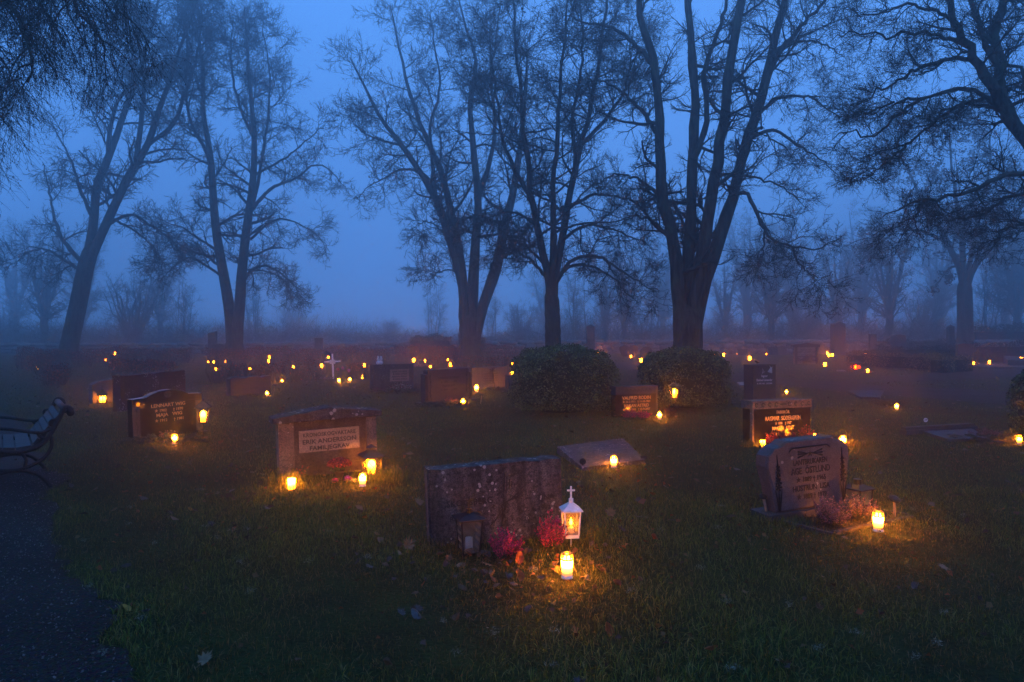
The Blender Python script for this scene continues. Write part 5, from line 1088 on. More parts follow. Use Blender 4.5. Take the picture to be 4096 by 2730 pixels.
def tree(label, D, base, stems, seed, l1=(10, 2.0, 4.2), l2=(8, 0.8, 2.1), l3=(6, 0.4, 1.05), l4=(4, 0.2, 0.6), up1=0.05, twig=0.0108, lichen=10000, lsize=0.07,
         leaves=None, droop=None, trunk_n=1, name='bare_tree', limbs=(), lim=6, wob=0.16, hang=0.0, origin=None):
    """stems: list of (photo outline of the stem, radius at start and end in metres, how far it leans away or towards us)"""
    r = np.random.default_rng(seed); o = np.array(gx(base, D)) if origin is None else np.array(origin)
    t = thing(name, label, 'tree', tuple(o)); lines = []; rad = []; tg, bgeo = Geo(), Geo()
    def line(pts, r0, r1, dep, K):
        m = len(pts); P = np.array([at(p[0], p[1], D + dep * (i / max(1, m - 1)) ** 1.3) for i, p in enumerate(pts)]) - o
        P = catmull(P, K); P[1:-1] += r.normal(size=(K - 2, 3)) * (0.025 if r0 < 0.30 else 0.006) * np.linspace(0.4, 1.4, K - 2)[:, None]; return P, np.linspace(r0, r1, K) * (1 + 0.05 * r.normal(size=K))
    for i, (pts, r0, r1, dep) in enumerate(stems):
        P, rr = line(pts, r0, r1, dep, 22)
        if i < trunk_n: P[0, 2] = min(P[0, 2], -0.1); rr = np.linspace(r0, r1, 22) * (1 + 0.45 * np.exp(-np.maximum(P[:, 2], 0) / 0.3)); rr[-3:] *= np.array([0.9, 0.7, 0.4]) if trunk_n == 1 else 1.0
        V, Q = tubes(P[None], rr[None], 12); tg.quads(V, Q); lines.append(P); rad.append(rr)
    k0 = 1 if trunk_n == 1 else 0; S, SR = np.stack(lines[k0:]), np.stack(rad[k0:])
    LQ = []
    for pts, r0, r1, dep in limbs:
        P, rr = line(pts, r0, r1, dep, 22); V, Q = tubes(P[None], rr[None], 7); bgeo.quads(V, Q); LQ.append((P, rr))
    # growth only from the open upper part of stems
    A1, R1 = grow(S, SR, l1[0], (l1[1], l1[2]), (40, 82), 10, wob, up1, (0.25, 1.0), 0.42, 0.012, r, droop=droop, rmax=0.10)
    V, Q = tubes(A1, R1, 4); bgeo.quads(V, Q)
    src, srr = [A1], [R1]
    if LQ:
        S2, SR2 = np.stack([p[::2] for p, q in LQ]), np.stack([q[::2] for p, q in LQ])
        B1, BR1 = grow(S2, SR2, lim, (l1[1] * 0.55, l1[2] * 0.62), (35, 85), 10, wob * 1.2, -0.02, (0.15, 1.0), 0.55, 0.010, r); V, Q = tubes(B1, BR1, 4); bgeo.quads(V, Q); src.append(B1); srr.append(BR1)
    A1, R1 = np.concatenate(src), np.concatenate(srr)
    A2, R2 = grow(A1, R1, l2[0], (l2[1], l2[2]), (28, 70), 6, wob * 1.15, 0.03 - hang, (0.15, 1.0), 0.6, twig * 1.25, r); V, Q = tubes(A2, R2, 3); bgeo.quads(V, Q)
    A3, R3 = grow(A2, R2, l3[0], (l3[1], l3[2]), (28, 65), 4, 0.22, 0.05 - hang, (0.2, 1.0), 0.7, twig, r); V, Q = tubes(A3, R3, 3); bgeo.quads(V, Q)
    A4, R4 = grow(A3, R3, l4[0], (l4[1], l4[2]), (18, 60), 3, 0.22, 0.04 - hang, (0.25, 1.0), 0.8, twig, r); V, T = spikes(A4, twig * 0.8, r); bgeo.tris(V, T)
    tg.build('trunk', M['trunkbark'], t, True); tag(bgeo.build('branches', M['bark'], t), kind='stuff')
    cg = Geo(); n = lichen
    if n:
        src2 = [along(A1, n // 3, r, 0.035), along(A2, n // 2, r, 0.03), along(A3, n // 6, r, 0.03)]
        if LQ: src2.append(along(np.stack([p for p, q in LQ]), n // 8, r, 0.05))
        P = np.vstack(src2); V, T, c_ = leaf_cloud(P, r.uniform(0.5, 1.5, len(P)) * lsize, pick(len(P), LICH, 0.3, r), aspect=0.55, r=r); cg.tris(V, T, c_)
        tag(cg.build('lichen', M['lichen'], t), kind='stuff')
    if leaves:
        nl, sz, cols, srcl, jit = leaves; P = along({1: A1, 2: A2, 3: A3}[srcl], nl, r, jit); V, T, c_ = leaf_cloud(P, r.uniform(0.6, 1.3, nl) * sz, pick(nl, cols, 0.3, r), aspect=0.75, r=r)
        g = Geo(); g.tris(V, T, c_); tag(g.build('leaves', M['leaf'], t), kind='stuff')
    return t

BROWNL = [(0.16, 0.07, 0.022), (0.11, 0.05, 0.02), (0.20, 0.10, 0.03)]
# 1 leaning tree at the far left
tree('leaning lichen-hung tree with forked trunk at the far left', 38, 275, [
 ([(268, 1440), (278, 1380), (310, 1230), (345, 1060), (372, 965)], 0.46, 0.40, 0.0),
 ([(318, 1190), (345, 1060), (365, 960), (378, 850), (388, 740), (430, 640), (465, 545), (500, 440), (545, 320), (590, 170), (630, 20), (660, -120)], 0.30, 0.04, 2.5),
 ([(318, 1190), (352, 1060), (392, 970), (455, 830), (515, 705), (590, 580), (640, 430), (685, 310), (720, 190), (770, 60), (800, -60)], 0.30, 0.04, -2.0),
 ([(545, 650), (565, 480), (575, 350), (568, 230), (550, 100), (540, -60)], 0.15, 0.03, 1.5),
 ([(430, 640), (440, 520), (470, 410), (520, 330), (530, 200), (500, 60)], 0.13, 0.03, -2.5),
 ([(590, 580), (690, 500), (740, 380), (780, 260), (800, 120), (790, 0)], 0.13, 0.03, 2.0),
], 21, l1=(20, 1.6, 4.2), limbs=[
 ([(345, 1065), (290, 1010), (240, 940), (212, 850), (190, 740), (170, 650)], 0.14, 0.02, 2.0), ([(335, 1090), (270, 1050), (190, 1000), (110, 1010), (50, 1070)], 0.10, 0.015, -1.5),
 ([(430, 900), (520, 860), (600, 900), (680, 960), (740, 1040)], 0.10, 0.015, 1.0), ([(370, 870), (320, 760), (290, 660), (240, 560), (200, 480)], 0.12, 0.02, -1.0), ([(440, 870), (560, 940), (640, 1030), (650, 1100)], 0.07, 0.012, -1.0)], droop=([2, 7, 12, 20], [-0.05, -0.01, 0.05, 0.08]))
# 2 twin trunks
tree('tall twin-trunked tree with narrow crown left of the bright gap in the sky', 40, 940, [
 ([(928, 1440), (928, 1340), (912, 1200), (890, 1080), (862, 900), (850, 740), (838, 600), (812, 450), (812, 300), (795, 150), (770, 30)], 0.36, 0.04, 1.5),
 ([(950, 1440), (948, 1340), (958, 1230), (968, 1080), (988, 900), (1010, 740), (1018, 560), (1003, 380), (990, 220), (985, 110), (978, 30)], 0.36, 0.035, -1.0),
 ([(850, 740), (830, 620), (760, 480), (745, 330), (750, 180), (730, 60)], 0.12, 0.03, -2.5),
 ([(988, 900), (1030, 740), (1060, 560), (1080, 380), (1070, 220), (1050, 100)], 0.12, 0.025, 2.0),
 ([(1018, 560), (960, 430), (930, 300), (925, 170), (935, 70)], 0.10, 0.025, 1.5),
], 22, trunk_n=2, l1=(22, 1.5, 3.9), limbs=[
 ([(965, 1150), (1000, 1085), (1060, 1065), (1130, 1100), (1190, 1150), (1240, 1190)], 0.11, 0.015, -1.0), ([(985, 1080), (1080, 1090), (1150, 1140), (1200, 1200)], 0.06, 0.012, 1.0),
 ([(1000, 850), (1080, 760), (1180, 715), (1260, 660), (1330, 690), (1390, 770)], 0.12, 0.015, 1.2), ([(1020, 700), (1130, 640), (1220, 570), (1300, 500)], 0.09, 0.015, -1.5), ([(1000, 960), (1100, 880), (1200, 900), (1280, 950), (1320, 1010)], 0.08, 0.012, 0.5),
 ([(905, 1120), (840, 1075), (760, 1030), (690, 1070), (640, 1130)], 0.09, 0.012, 1.0), ([(880, 1010), (800, 960), (700, 900), (620, 930)], 0.09, 0.012, -1.0)], droop=([2, 7, 12, 20], [-0.04, 0.0, 0.05, 0.08]))
# 3 multi-stemmed tree behind the greenish hedge
tree('multi-stemmed tree spreading left, a few brown leaves clinging low on its trunk', 35, 1885, [
 ([(1880, 1460), (1880, 1400), (1874, 1320), (1878, 1250)], 0.52, 0.46, 0.0),
 ([(1870, 1380), (1858, 1250), (1848, 1120), (1800, 960), (1745, 800), (1660, 660), (1590, 560), (1520, 470), (1455, 340), (1400, 230)], 0.32, 0.035, -1.5),
 ([(1868, 1330), (1855, 1150), (1828, 960), (1772, 720), (1700, 540), (1640, 380), (1612, 250), (1580, 120), (1560, 20)], 0.26, 0.03, 2.0),
 ([(1884, 1360), (1890, 1180), (1900, 1000), (1912, 800), (1890, 560), (1880, 400), (1905, 250), (1860, 100), (1830, -20)], 0.32, 0.035, -0.5),
 ([(1892, 1400), (1910, 1290), (1955, 1160), (1990, 1050), (2020, 900), (2055, 760), (2080, 590), (2100, 400), (2110, 200)], 0.36, 0.045, 1.5),
 ([(1745, 800), (1730, 650), (1720, 500), (1760, 360), (1740, 200), (1720, 60)], 0.11, 0.03, 1.0),
 ([(1912, 800), (1960, 640), (1980, 480), (1960, 300), (1990, 120), (2000, -20)], 0.13, 0.03, 2.0),
], 23, l1=(17, 1.6, 3.6), lichen=4000, limbs=[
 ([(1760, 760), (1680, 690), (1600, 680), (1530, 720), (1470, 750), (1430, 800)], 0.09, 0.012, 0.5), ([(1800, 960), (1740, 900), (1690, 890), (1640, 920)], 0.06, 0.01, -0.5), ([(1848, 1120), (1800, 1080), (1740, 1100), (1700, 1130)], 0.06, 0.01, 1.0),
 ([(1600, 580), (1520, 560), (1440, 520), (1380, 440)], 0.07, 0.01, -1.0)], leaves=(160, 0.16, BROWNL, 1, 0.3), droop=([2, 7, 12, 20], [-0.02, 0.02, 0.06, 0.09]))
# 4 middle tree
tree('straight single-trunked oak behind the larger boxwood, branches dense with moss', 25, 2215, [
 ([(2214, 1520), (2213, 1400), (2209, 1250), (2205, 1150)], 0.31, 0.265, 0.0),
 ([(2210, 1330), (2196, 1120), (2165, 980), (2130, 800), (2110, 650), (2090, 480), (2078, 300), (2060, 150), (2050, -20)], 0.17, 0.03, -1.0),
 ([(2210, 1330), (2218, 1120), (2248, 960), (2275, 800), (2325, 580), (2370, 400), (2400, 220), (2425, 20), (2430, -100)], 0.18, 0.03, 1.0),
 ([(2208, 1250), (2207, 1100), (2215, 940), (2210, 760), (2230, 560), (2240, 380), (2260, 180), (2270, 0)], 0.14, 0.03, -2.0),
 ([(2275, 800), (2300, 640), (2290, 480), (2320, 320), (2330, 150), (2320, 0)], 0.09, 0.025, -1.5),
 ([(2325, 580), (2420, 480), (2490, 380), (2520, 260), (2530, 120)], 0.08, 0.02, 1.5),
 ([(2130, 800), (2060, 680), (2010, 560), (1990, 420), (1970, 260), (1960, 100)], 0.09, 0.02, 1.5),
], 24, l1=(20, 1.3, 3.3), l2=(8, 0.6, 1.6), l3=(6, 0.3, 0.75), l4=(4, 0.16, 0.42), twig=0.0080, lichen=16000, lsize=0.05, limbs=[
 ([(2225, 1130), (2270, 1060), (2330, 1025), (2395, 1028), (2440, 1055), (2510, 1100), (2580, 1150), (2640, 1165)], 0.085, 0.012, -0.8), ([(2225, 1105), (2300, 1062), (2390, 1075), (2460, 1120), (2510, 1180), (2560, 1215)], 0.07, 0.01, 0.8),
 ([(2185, 1110), (2130, 1050), (2070, 1005), (2000, 985)], 0.07, 0.01, -0.5), ([(2180, 1060), (2100, 985), (2030, 960), (1960, 1000)], 0.06, 0.01, 0.8), ([(2250, 960), (2350, 900), (2450, 920), (2550, 960), (2630, 1000)], 0.07, 0.01, -1.0),
 ([(2270, 830), (2380, 780), (2480, 790), (2580, 820)], 0.07, 0.01, 0.5), ([(2150, 900), (2050, 850), (1960, 870), (1900, 920)], 0.06, 0.01, -0.8)], leaves=(120, 0.11, BROWNL, 1, 0.3), droop=([2, 5, 9, 14], [-0.05, -0.01, 0.04, 0.06]))
# 5 the big tree right of the middle
tree('thick leaning trunk parting into four tall stems, the largest tree behind the smaller boxwood', 19.5, 2745, [
 ([(2750, 1590), (2747, 1480), (2745, 1400), (2752, 1300), (2758, 1220)], 0.42, 0.36, 0.0),
 ([(2735, 1560), (2722, 1400), (2718, 1230), (2692, 960), (2652, 800), (2642, 600), (2640, 450), (2612, 250), (2572, 120), (2550, -40), (2520, -200)], 0.23, 0.07, -0.6),
 ([(2748, 1500), (2748, 1330), (2752, 1160), (2762, 900), (2772, 650), (2780, 420), (2768, 200), (2750, 0), (2740, -200)], 0.20, 0.09, 0.8),
 ([(2755, 1520), (2768, 1350), (2782, 1180), (2818, 960), (2862, 700), (2902, 450), (2922, 250), (2960, 50), (3000, -160)], 0.22, 0.10, -0.3),
 ([(2765, 1560), (2778, 1400), (2800, 1200), (2882, 940), (2942, 740), (2992, 560), (3052, 380), (3092, 200), (3140, 0), (3190, -200)], 0.23, 0.08, 0.6),
 ([(2775, 640), (2830, 480), (2815, 320), (2850, 180), (2900, 60), (2910, -100)], 0.09, 0.04, 1.2),
 ([(3052, 380), (3100, 240), (3190, 120), (3290, 20), (3350, -100)], 0.09, 0.03, -1.2),
], 25, l1=(12, 0.9, 2.8), l2=(8, 0.45, 1.4), l3=(6, 0.25, 0.65), l4=(4, 0.12, 0.32), twig=0.0056, lichen=15000, lsize=0.042, limbs=[
 ([(2645, 560), (2580, 460), (2500, 380), (2420, 330), (2360, 340)], 0.08, 0.01, -0.6), ([(2615, 260), (2540, 180), (2450, 110), (2350, 90), (2250, 60)], 0.08, 0.012, 0.6),
 ([(2920, 790), (2985, 770), (3020, 840), (3060, 920), (3095, 960), (3170, 985), (3240, 1000), (3300, 985), (3370, 945)], 0.065, 0.012, -0.8), ([(2992, 560), (3090, 520), (3200, 590), (3290, 640), (3350, 700)], 0.06, 0.01, 0.6),
 ([(3010, 480), (3100, 405), (3220, 385), (3310, 430), (3380, 500)], 0.065, 0.01, -0.5), ([(3090, 210), (3180, 170), (3280, 170), (3380, 230)], 0.06, 0.01, 0.6), ([(2870, 700), (2950, 700), (3060, 720), (3150, 760), (3220, 830)], 0.05, 0.01, 1.0),
 ([(2655, 800), (2560, 720), (2470, 700), (2380, 740)], 0.06, 0.01, 0.5), ([(2690, 960), (2600, 880), (2500, 860)], 0.05, 0.01, -0.6), ([(3060, 920), (3050, 1010), (3020, 1080)], 0.035, 0.008, 0.3), ([(3170, 985), (3200, 1060), (3270, 1110), (3340, 1090)], 0.035, 0.008, 0.3)], droop=([2, 5, 8, 12], [-0.05, -0.02, 0.02, 0.05]))
# 6 near oak, trunk outside the picture at right
tree('near mossy oak whose limbs reach in from the right edge', 11.5, 4330, [
 ([(4330, 1820), (4325, 1500), (4300, 1150), (4240, 850), (4190, 690)], 0.36, 0.26, 0.0),
 ([(4190, 700), (4096, 552), (4020, 450), (3960, 340), (3915, 250), (3870, 170), (3830, 90), (3790, -30)], 0.115, 0.045, -0.3),
 ([(4060, 500), (4010, 380), (3992, 250), (3988, 120), (4010, 0), (4040, -150)], 0.095, 0.05, 0.5),
 ([(4190, 690), (4230, 500), (4210, 300), (4240, 100), (4260, -100)], 0.16, 0.07, 0.8),
 ([(3990, 260), (3930, 150), (3900, 50), (3860, -80)], 0.06, 0.03, 1.0),
], 26, l1=(8, 0.5, 1.3), l2=(8, 0.3, 0.85), l3=(6, 0.18, 0.5), l4=(4, 0.08, 0.22), twig=0.0032, lichen=12000, lsize=0.026, up1=0.0, lim=8, limbs=[
 ([(3990, 420), (3900, 365), (3790, 360), (3700, 395), (3600, 450), (3490, 545), (3390, 525), (3330, 560)], 0.042, 0.008, -0.5), ([(3965, 395), (3860, 415), (3770, 460), (3650, 560), (3530, 610), (3440, 640)], 0.038, 0.007, 0.5),
 ([(3910, 245), (3810, 235), (3690, 270), (3570, 330), (3470, 390), (3390, 420)], 0.040, 0.007, -0.8), ([(3880, 190), (3780, 150), (3660, 130), (3540, 150), (3420, 120), (3320, 170)], 0.040, 0.007, 0.8), ([(3840, 110), (3740, 40), (3620, 20), (3500, 60), (3400, 40)], 0.036, 0.007, -0.3),
 ([(4240, 760), (4096, 690), (3960, 730), (3830, 775), (3710, 800), (3610, 830), (3530, 870)], 0.055, 0.008, -0.8), ([(4220, 700), (4120, 760), (4030, 790), (3940, 850), (3860, 880), (3760, 900)], 0.045, 0.007, 0.6),
 ([(3700, 395), (3620, 400), (3520, 430), (3430, 460), (3360, 470)], 0.03, 0.006, 0.6), ([(3650, 560), (3560, 640), (3480, 700), (3420, 720)], 0.026, 0.006, -0.4), ([(3700, 800), (3660, 870), (3600, 900), (3560, 940)], 0.022, 0.005, 0.3),
 ([(4050, 470), (3960, 430), (3860, 420), (3780, 440), (3700, 500), (3610, 520)], 0.034, 0.006, 0.9), ([(4230, 420), (4100, 300), (4000, 240), (3930, 300)], 0.05, 0.01, 1.0), ([(4210, 850), (4100, 900), (4010, 930), (3940, 990)], 0.04, 0.006, 0.3)])
# 7 far right tree still in brown leaf
tree('broad tree at the far right still carrying rust-brown leaves', 45.5, 3860, [
 ([(3862, 1470), (3862, 1380), (3860, 1250), (3858, 1140), (3858, 1110)], 0.49, 0.44, 0.0),
 ([(3860, 1260), (3852, 1140), (3830, 1060), (3800, 990), (3750, 900), (3690, 800), (3640, 700), (3600, 620)], 0.27, 0.035, 1.0),
 ([(3860, 1260), (3868, 1150), (3890, 1080), (3945, 1010), (4000, 950), (4070, 860), (4120, 740), (4140, 620)], 0.27, 0.035, -1.5),
 ([(3859, 1250), (3856, 1120), (3850, 980), (3830, 820), (3810, 680), (3800, 560), (3790, 470)], 0.22, 0.035, -1.0),
 ([(3860, 1230), (3870, 1100), (3900, 960), (3930, 800), (3960, 640), (3960, 500)], 0.18, 0.035, 1.0),
 ([(3790, 970), (3700, 930), (3610, 920), (3540, 960), (3490, 1020)], 0.14, 0.02, 0.5),
], 27, name='autumn_tree', l1=(10, 2.0, 4.2), l2=(6, 0.9, 1.9), l3=(5, 0.35, 0.7), l4=(2, 0.15, 0.3), lichen=3000, leaves=(15000, 0.15, [(0.10, 0.05, 0.028), (0.075, 0.04, 0.026), (0.13, 0.066, 0.03)], 3, 0.12), droop=([2, 7, 12, 20], [-0.06, -0.02, 0.03, 0.06]))
# 8 near weeping tree whose curtain hangs in from the upper left
tree('near weeping tree with dense hanging twigs in the upper left corner', 9.5, -560, [
 ([(-560, 1950), (-560, 1400), (-540, 800), (-500, 200), (-460, -300)], 0.22, 0.13, 0.0),
 ([(-500, 200), (-350, -150), (-150, -300), (80, -260), (260, -150), (380, 0)], 0.10, 0.015, 0.4),
 ([(-510, 350), (-380, 120), (-220, 0), (-60, -20), (60, 60), (120, 190), (110, 330)], 0.08, 0.012, -0.8),
 ([(-480, 0), (-300, -350), (-50, -480), (200, -420), (400, -280), (480, -120)], 0.09, 0.012, 0.9),
 ([(-530, 600), (-400, 420), (-250, 350), (-120, 400), (-40, 520)], 0.06, 0.01, 0.2),
 ([(-500, 100), (-300, -200), (-100, -250), (100, -180), (230, -40), (300, 100)], 0.07, 0.01, -1.3),
 ([(-510, 300), (-350, 60), (-180, -60), (0, -80), (150, 0), (220, 120)], 0.07, 0.01, 1.2),
 ([(-480, -50), (-250, -300), (0, -380), (250, -300), (430, -120), (520, 80)], 0.08, 0.01, -0.5),
 ([(-490, 80), (-280, -160), (-60, -220), (150, -120), (320, 40), (420, 200)], 0.07, 0.01, 0.6),
 ([(-520, 450), (-380, 230), (-230, 140), (-80, 160), (20, 260)], 0.06, 0.01, 0.9),
], 28, name='weeping_tree', l1=(16, 0.7, 1.5), l2=(8, 0.4, 0.9), l3=(6, 0.35, 0.8), l4=(1, 0.08, 0.2), twig=0.0028, lichen=0, up1=-0.16, hang=0.26, wob=0.08, leaves=(26000, 0.022, [(0.045, 0.036, 0.020), (0.06, 0.04, 0.02), (0.03, 0.03, 0.02)], 3, 0.012), droop=([0, 20], [-0.2, -0.2]))

# ------------------------------------------------------------------ hazy trees beyond the wall
def proto(kind, seed):
    r = np.random.default_rng(seed); g = Geo(); lv = None
    if kind == 'fan':     # many stems from one foot
        n = 22; az = r.uniform(0, 6.28, n); sp = r.uniform(0.1, 0.75, n); d = np.c_[np.cos(az) * sp, np.sin(az) * sp, np.ones(n)]; K = 9
        P = np.stack([np.c_[d[:, :2] * (u ** 1.1) * 5.0, np.full(n, 1.0)[:, None] * u * r.uniform(5.5, 8.0, (n, 1)) * (1 - 0.25 * sp[:, None])] for u in np.linspace(0, 1, K)], 1) + r.normal(size=(n, K, 3)) * 0.08
        Rr = np.linspace(0.10, 0.02, K)[None].repeat(n, 0); a1 = (9, 1.2, 2.6)
    elif kind == 'upright':   # single trunk, dense brush
        n = 6; K = 12; z = np.linspace(0, 1, K); az = np.arange(n) * 1.05
        P = np.stack([np.c_[np.cos(az) * 2.4 * max(0, u - 0.2) ** 1.2, np.sin(az) * 2.4 * max(0, u - 0.2) ** 1.2, np.full(n, u * 11.0) * (1 - 0.04 * np.arange(n))] for u in z], 1) + r.normal(size=(n, K, 3)) * 0.06
        Rr = np.linspace(0.24, 0.03, K)[None].repeat(n, 0); a1 = (14, 1.4, 3.0)
    else:                  # thin saplings
        n = 5; K = 9; b = r.normal(0, 0.5, (n, 2)); top = b + r.normal(0, 0.5, (n, 2)); h = r.uniform(4.0, 7.0, n)
        P = np.stack([np.c_[b + (top - b) * u, h * u] for u in np.linspace(0, 1, K)], 1) + r.normal(size=(n, K, 3)) * 0.04; Rr = np.linspace(0.055, 0.012, K)[None].repeat(n, 0); a1 = (10, 0.7, 1.8)
    V, Q = tubes(P, Rr, 6); tr = link('trunk', npmesh('trunk', V, quads=Q, smooth=True), None, M['bark'])
    A1, R1 = grow(P, Rr, a1[0], (a1[1], a1[2]), (30, 65), 7, 0.12, 0.05, (0.2, 1.0), 0.45, 0.013, r); V, Q = tubes(A1, R1, 4); g.quads(V, Q)
    A2, R2 = grow(A1, R1, 7, (0.5, 1.3), (25, 60), 5, 0.15, 0.06, (0.15, 1.0), 0.6, 0.011, r); V, Q = tubes(A2, R2, 3); g.quads(V, Q)
    A3, R3 = grow(A2, R2, 4, (0.3, 0.7), (25, 60), 3, 0.2, 0.06, (0.2, 1.0), 0.8, 0.010, r); V, T = spikes(A3, 0.009, r); g.tris(V, T)
    br = tag(g.build('crown', M['bark'], None), kind='stuff'); parts = [tr, br]
    if kind == 'upright':
        nl = 3000; Pp = along(A2, nl, r, 0.15); V, T, c_ = leaf_cloud(Pp, r.uniform(0.10, 0.22, nl), pick(nl, [(0.07, 0.05, 0.03), (0.05, 0.05, 0.03)], 0.3, r), r=r); q = Geo(); q.tris(V, T, c_); parts.append(tag(q.build('leaves', M['leaf'], None), kind='stuff'))
    return parts
PR = {k: proto(k, s) for k, s in (('fan', 31), ('upright', 32), ('sapling', 33))}
used = set()
def far_tree(kind, px, D, s, label, rz):
    D *= 1.22; s *= 1.22
    t = thing('bare_tree' if kind != 'sapling' else 'sapling', label, 'tree', gx(px, D), rz, 'hazy trees beyond the wall'); t.scale = (s, s, s)
    for p in PR[kind]:
        if kind in used: p = p.copy(); C.objects.link(p)
        p.parent = t
    used.add(kind)
for i, a in enumerate([
 ('fan', 530, 60, 0.92, 'wide fan-shaped bare tree beyond the wall right of the leaning trunk'), ('upright', 175, 62, 1.0, 'hazy upright tree just left of the leaning trunk beyond the wall'),
 ('sapling', 740, 64, 1.05, 'slender sapling beyond the wall left of the twin trunks'), ('fan', 20, 66, 0.5, 'low hazy thicket tree at the left edge beyond the wall'),
 ('sapling', 1010, 66, 1.0, 'thin sapling clump just right of the twin trunks beyond the wall'), ('fan', 1560, 78, 0.42, 'small hazy round bush tree beyond the wall right of the bright gap'),
 ('sapling', 1740, 74, 1.0, 'faint saplings left of the multi-stemmed tree beyond the wall'), ('sapling', 1965, 66, 0.85, 'thin bare saplings in the gap right of the multi-stemmed tree'),
 ('fan', 2080, 70, 0.62, 'hazy bushy tree left of the straight oak trunk beyond the wall'), ('sapling', 2300, 62, 1.15, 'tall thin stems right of the straight oak trunk beyond the wall'),
 ('upright', 2420, 72, 0.92, 'faint grey tree behind the tall obelisk'), ('upright', 2500, 60, 0.85, 'darker tree between the obelisk and the thick leaning trunk'), ('sapling', 2590, 64, 1.2, 'bare stems close left of the thick leaning trunk beyond the wall'),
 ('upright', 2900, 70, 0.8, 'faint tree close right of the thick leaning trunk'), ('upright', 3085, 58, 0.98, 'dark drooping tree between the thick trunk and the massive pillar'), ('fan', 3230, 66, 0.75, 'hazy fan-shaped tree behind the temple-like headstone'),
 ('upright', 3350, 72, 1.05, 'faint tall tree behind the massive pointed pillar'), ('upright', 3560, 62, 1.05, 'dim tree under the brown-leaved tree behind the wall'), ('fan', 3690, 70, 0.8, 'hazy bushy tree left of the slim obelisk'),
 ('upright', 330, 84, 1.35, 'pale tall tree shape in the fog behind the leaning trunk'), ('upright', 640, 90, 1.2, 'pale tree shape in the fog between the leaning trunk and the twin trunks'), ('upright', 60, 88, 1.4, 'pale tall tree shape in the fog at the left edge'), ('fan', 1180, 92, 0.75, 'pale low tree shape in the fog right of the twin trunks'),
 ('upright', 2180, 92, 1.0, 'pale tree shape in the fog behind the straight oak trunk'), ('upright', 2650, 88, 1.25, 'pale tall tree shape in the fog behind the thick leaning trunk'), ('upright', 2990, 86, 1.5, 'pale tall tree shape in the fog right of the thick leaning trunk'), ('upright', 3170, 94, 1.45, 'palest tall tree shape left of the massive pointed pillar'), ('upright', 3450, 86, 1.5, 'pale tall tree shape right of the massive pointed pillar'), ('upright', 3760, 90, 1.6, 'pale tall tree shape behind the brown-leaved tree'), ('upright', 4020, 84, 1.5, 'pale tall tree shape at the far right in the fog'),
 ('sapling', 3960, 60, 1.3, 'thin stems right of the brown-leaved tree trunk'), ('upright', 4070, 58, 1.15, 'hazy tree at the right edge behind the evergreen hedge'),
]): far_tree(*a, rz=i * 1.3)

# the tangled wood edge beyond all of them
r = np.random.default_rng(77); n = 36000; py = r.uniform(64, 120, n); px = py * r.uniform(-0.82, 0.82, n)
hh = (2.7 + 0.6 * np.sin(px * 0.21) + 0.4 * np.sin(px * 0.57 + 1) + np.where(px > 4, 1.9, 0) + np.where(px < -22, 1.2, 0)) * r.uniform(0.4, 1.4, n) * (py / 78)
P = np.zeros((n, 3, 3)); P[:, 0] = np.c_[px, py, np.full(n, 0.3)]; P[:, 2] = P[:, 0] + np.c_[r.normal(0, 1.0, (n, 2)), hh * r.uniform(0.5, 1.0, n)]; P[:, 0, 2] += hh * r.random(n) * 0.5; P[:, 2, 2] = P[:, 0, 2] + (P[:, 2, 2] - P[:, 0, 2]) * r.uniform(0.3, 0.8, n); P[:, 1] = (P[:, 0] + P[:, 2]) / 2 + r.normal(size=(n, 3)) * 0.15
g = Geo(); V, T = spikes(P, 0.022, r); g.tris(V, T); tag(g.build('far_thicket', M['bark'], None), 'hazy tangle of bare brushwood beyond the stone wall', 'thicket', kind='stuff')

# ------------------------------------------------------------------ grass
GR = [(0.092, 0.096, 0.015), (0.068, 0.078, 0.013), (0.115, 0.108, 0.020), (0.138, 0.100, 0.030), (0.040, 0.052, 0.010), (0.17, 0.12, 0.042)]
def blades(x, y, L, wdt, r, seg=2, lean=0.55):
    n = len(x); z = gz(x, y); a = r.uniform(0, 6.28, n); d = np.c_[np.cos(a), np.sin(a)]; b = r.uniform(0, 6.28, n); w_ = np.c_[np.cos(b), np.sin(b), np.zeros(n)] * (wdt / 2)[:, None] if np.ndim(wdt) else np.c_[np.cos(b), np.sin(b), np.zeros(n)] * wdt / 2
    ln = np.abs(r.normal(0, lean, n)) + 0.1; cz = np.cos(np.minimum(ln, 1.45)); sz = np.sin(np.minimum(ln, 1.45))
    p0 = np.c_[x, y, z - 0.004]; tip = p0 + np.c_[d * (sz * L)[:, None], cz * L]; pt = patch(x, y)[:, None]; col = pick(n, GR, 0.3, r) * (0.62 + 0.7 * pt) * np.where(pt < 0.42, np.array([[1.15, 0.92, 1.0]]), np.array([[0.95, 1.05, 0.9]]))
    if seg == 1:
        V = np.stack([p0 - w_, p0 + w_, tip], 1).reshape(-1, 3); return V, np.arange(n * 3).reshape(-1, 3), np.repeat(col, 3, 0)
    mid = p0 + np.c_[d * (sz * L * 0.38)[:, None], cz * L * 0.62]
    V = np.stack([p0 - w_, mid + w_ * 0.9, mid - w_ * 0.9, tip], 1).reshape(-1, 3); i = np.arange(n)[:, None] * 4
    return V, np.concatenate([i + np.array([[0, 1, 2]]), i + np.array([[2, 1, 3]])]), np.repeat(col, 4, 0)
def patch(x, y):
    return 0.5 + 0.22 * np.sin(x * 2.1 + 1.3 * np.sin(y * 0.9)) + 0.18 * np.sin(y * 2.7 + 1.7 * np.sin(x * 1.3 + 2)) + 0.12 * np.sin(x * 5.7 + y * 4.1)
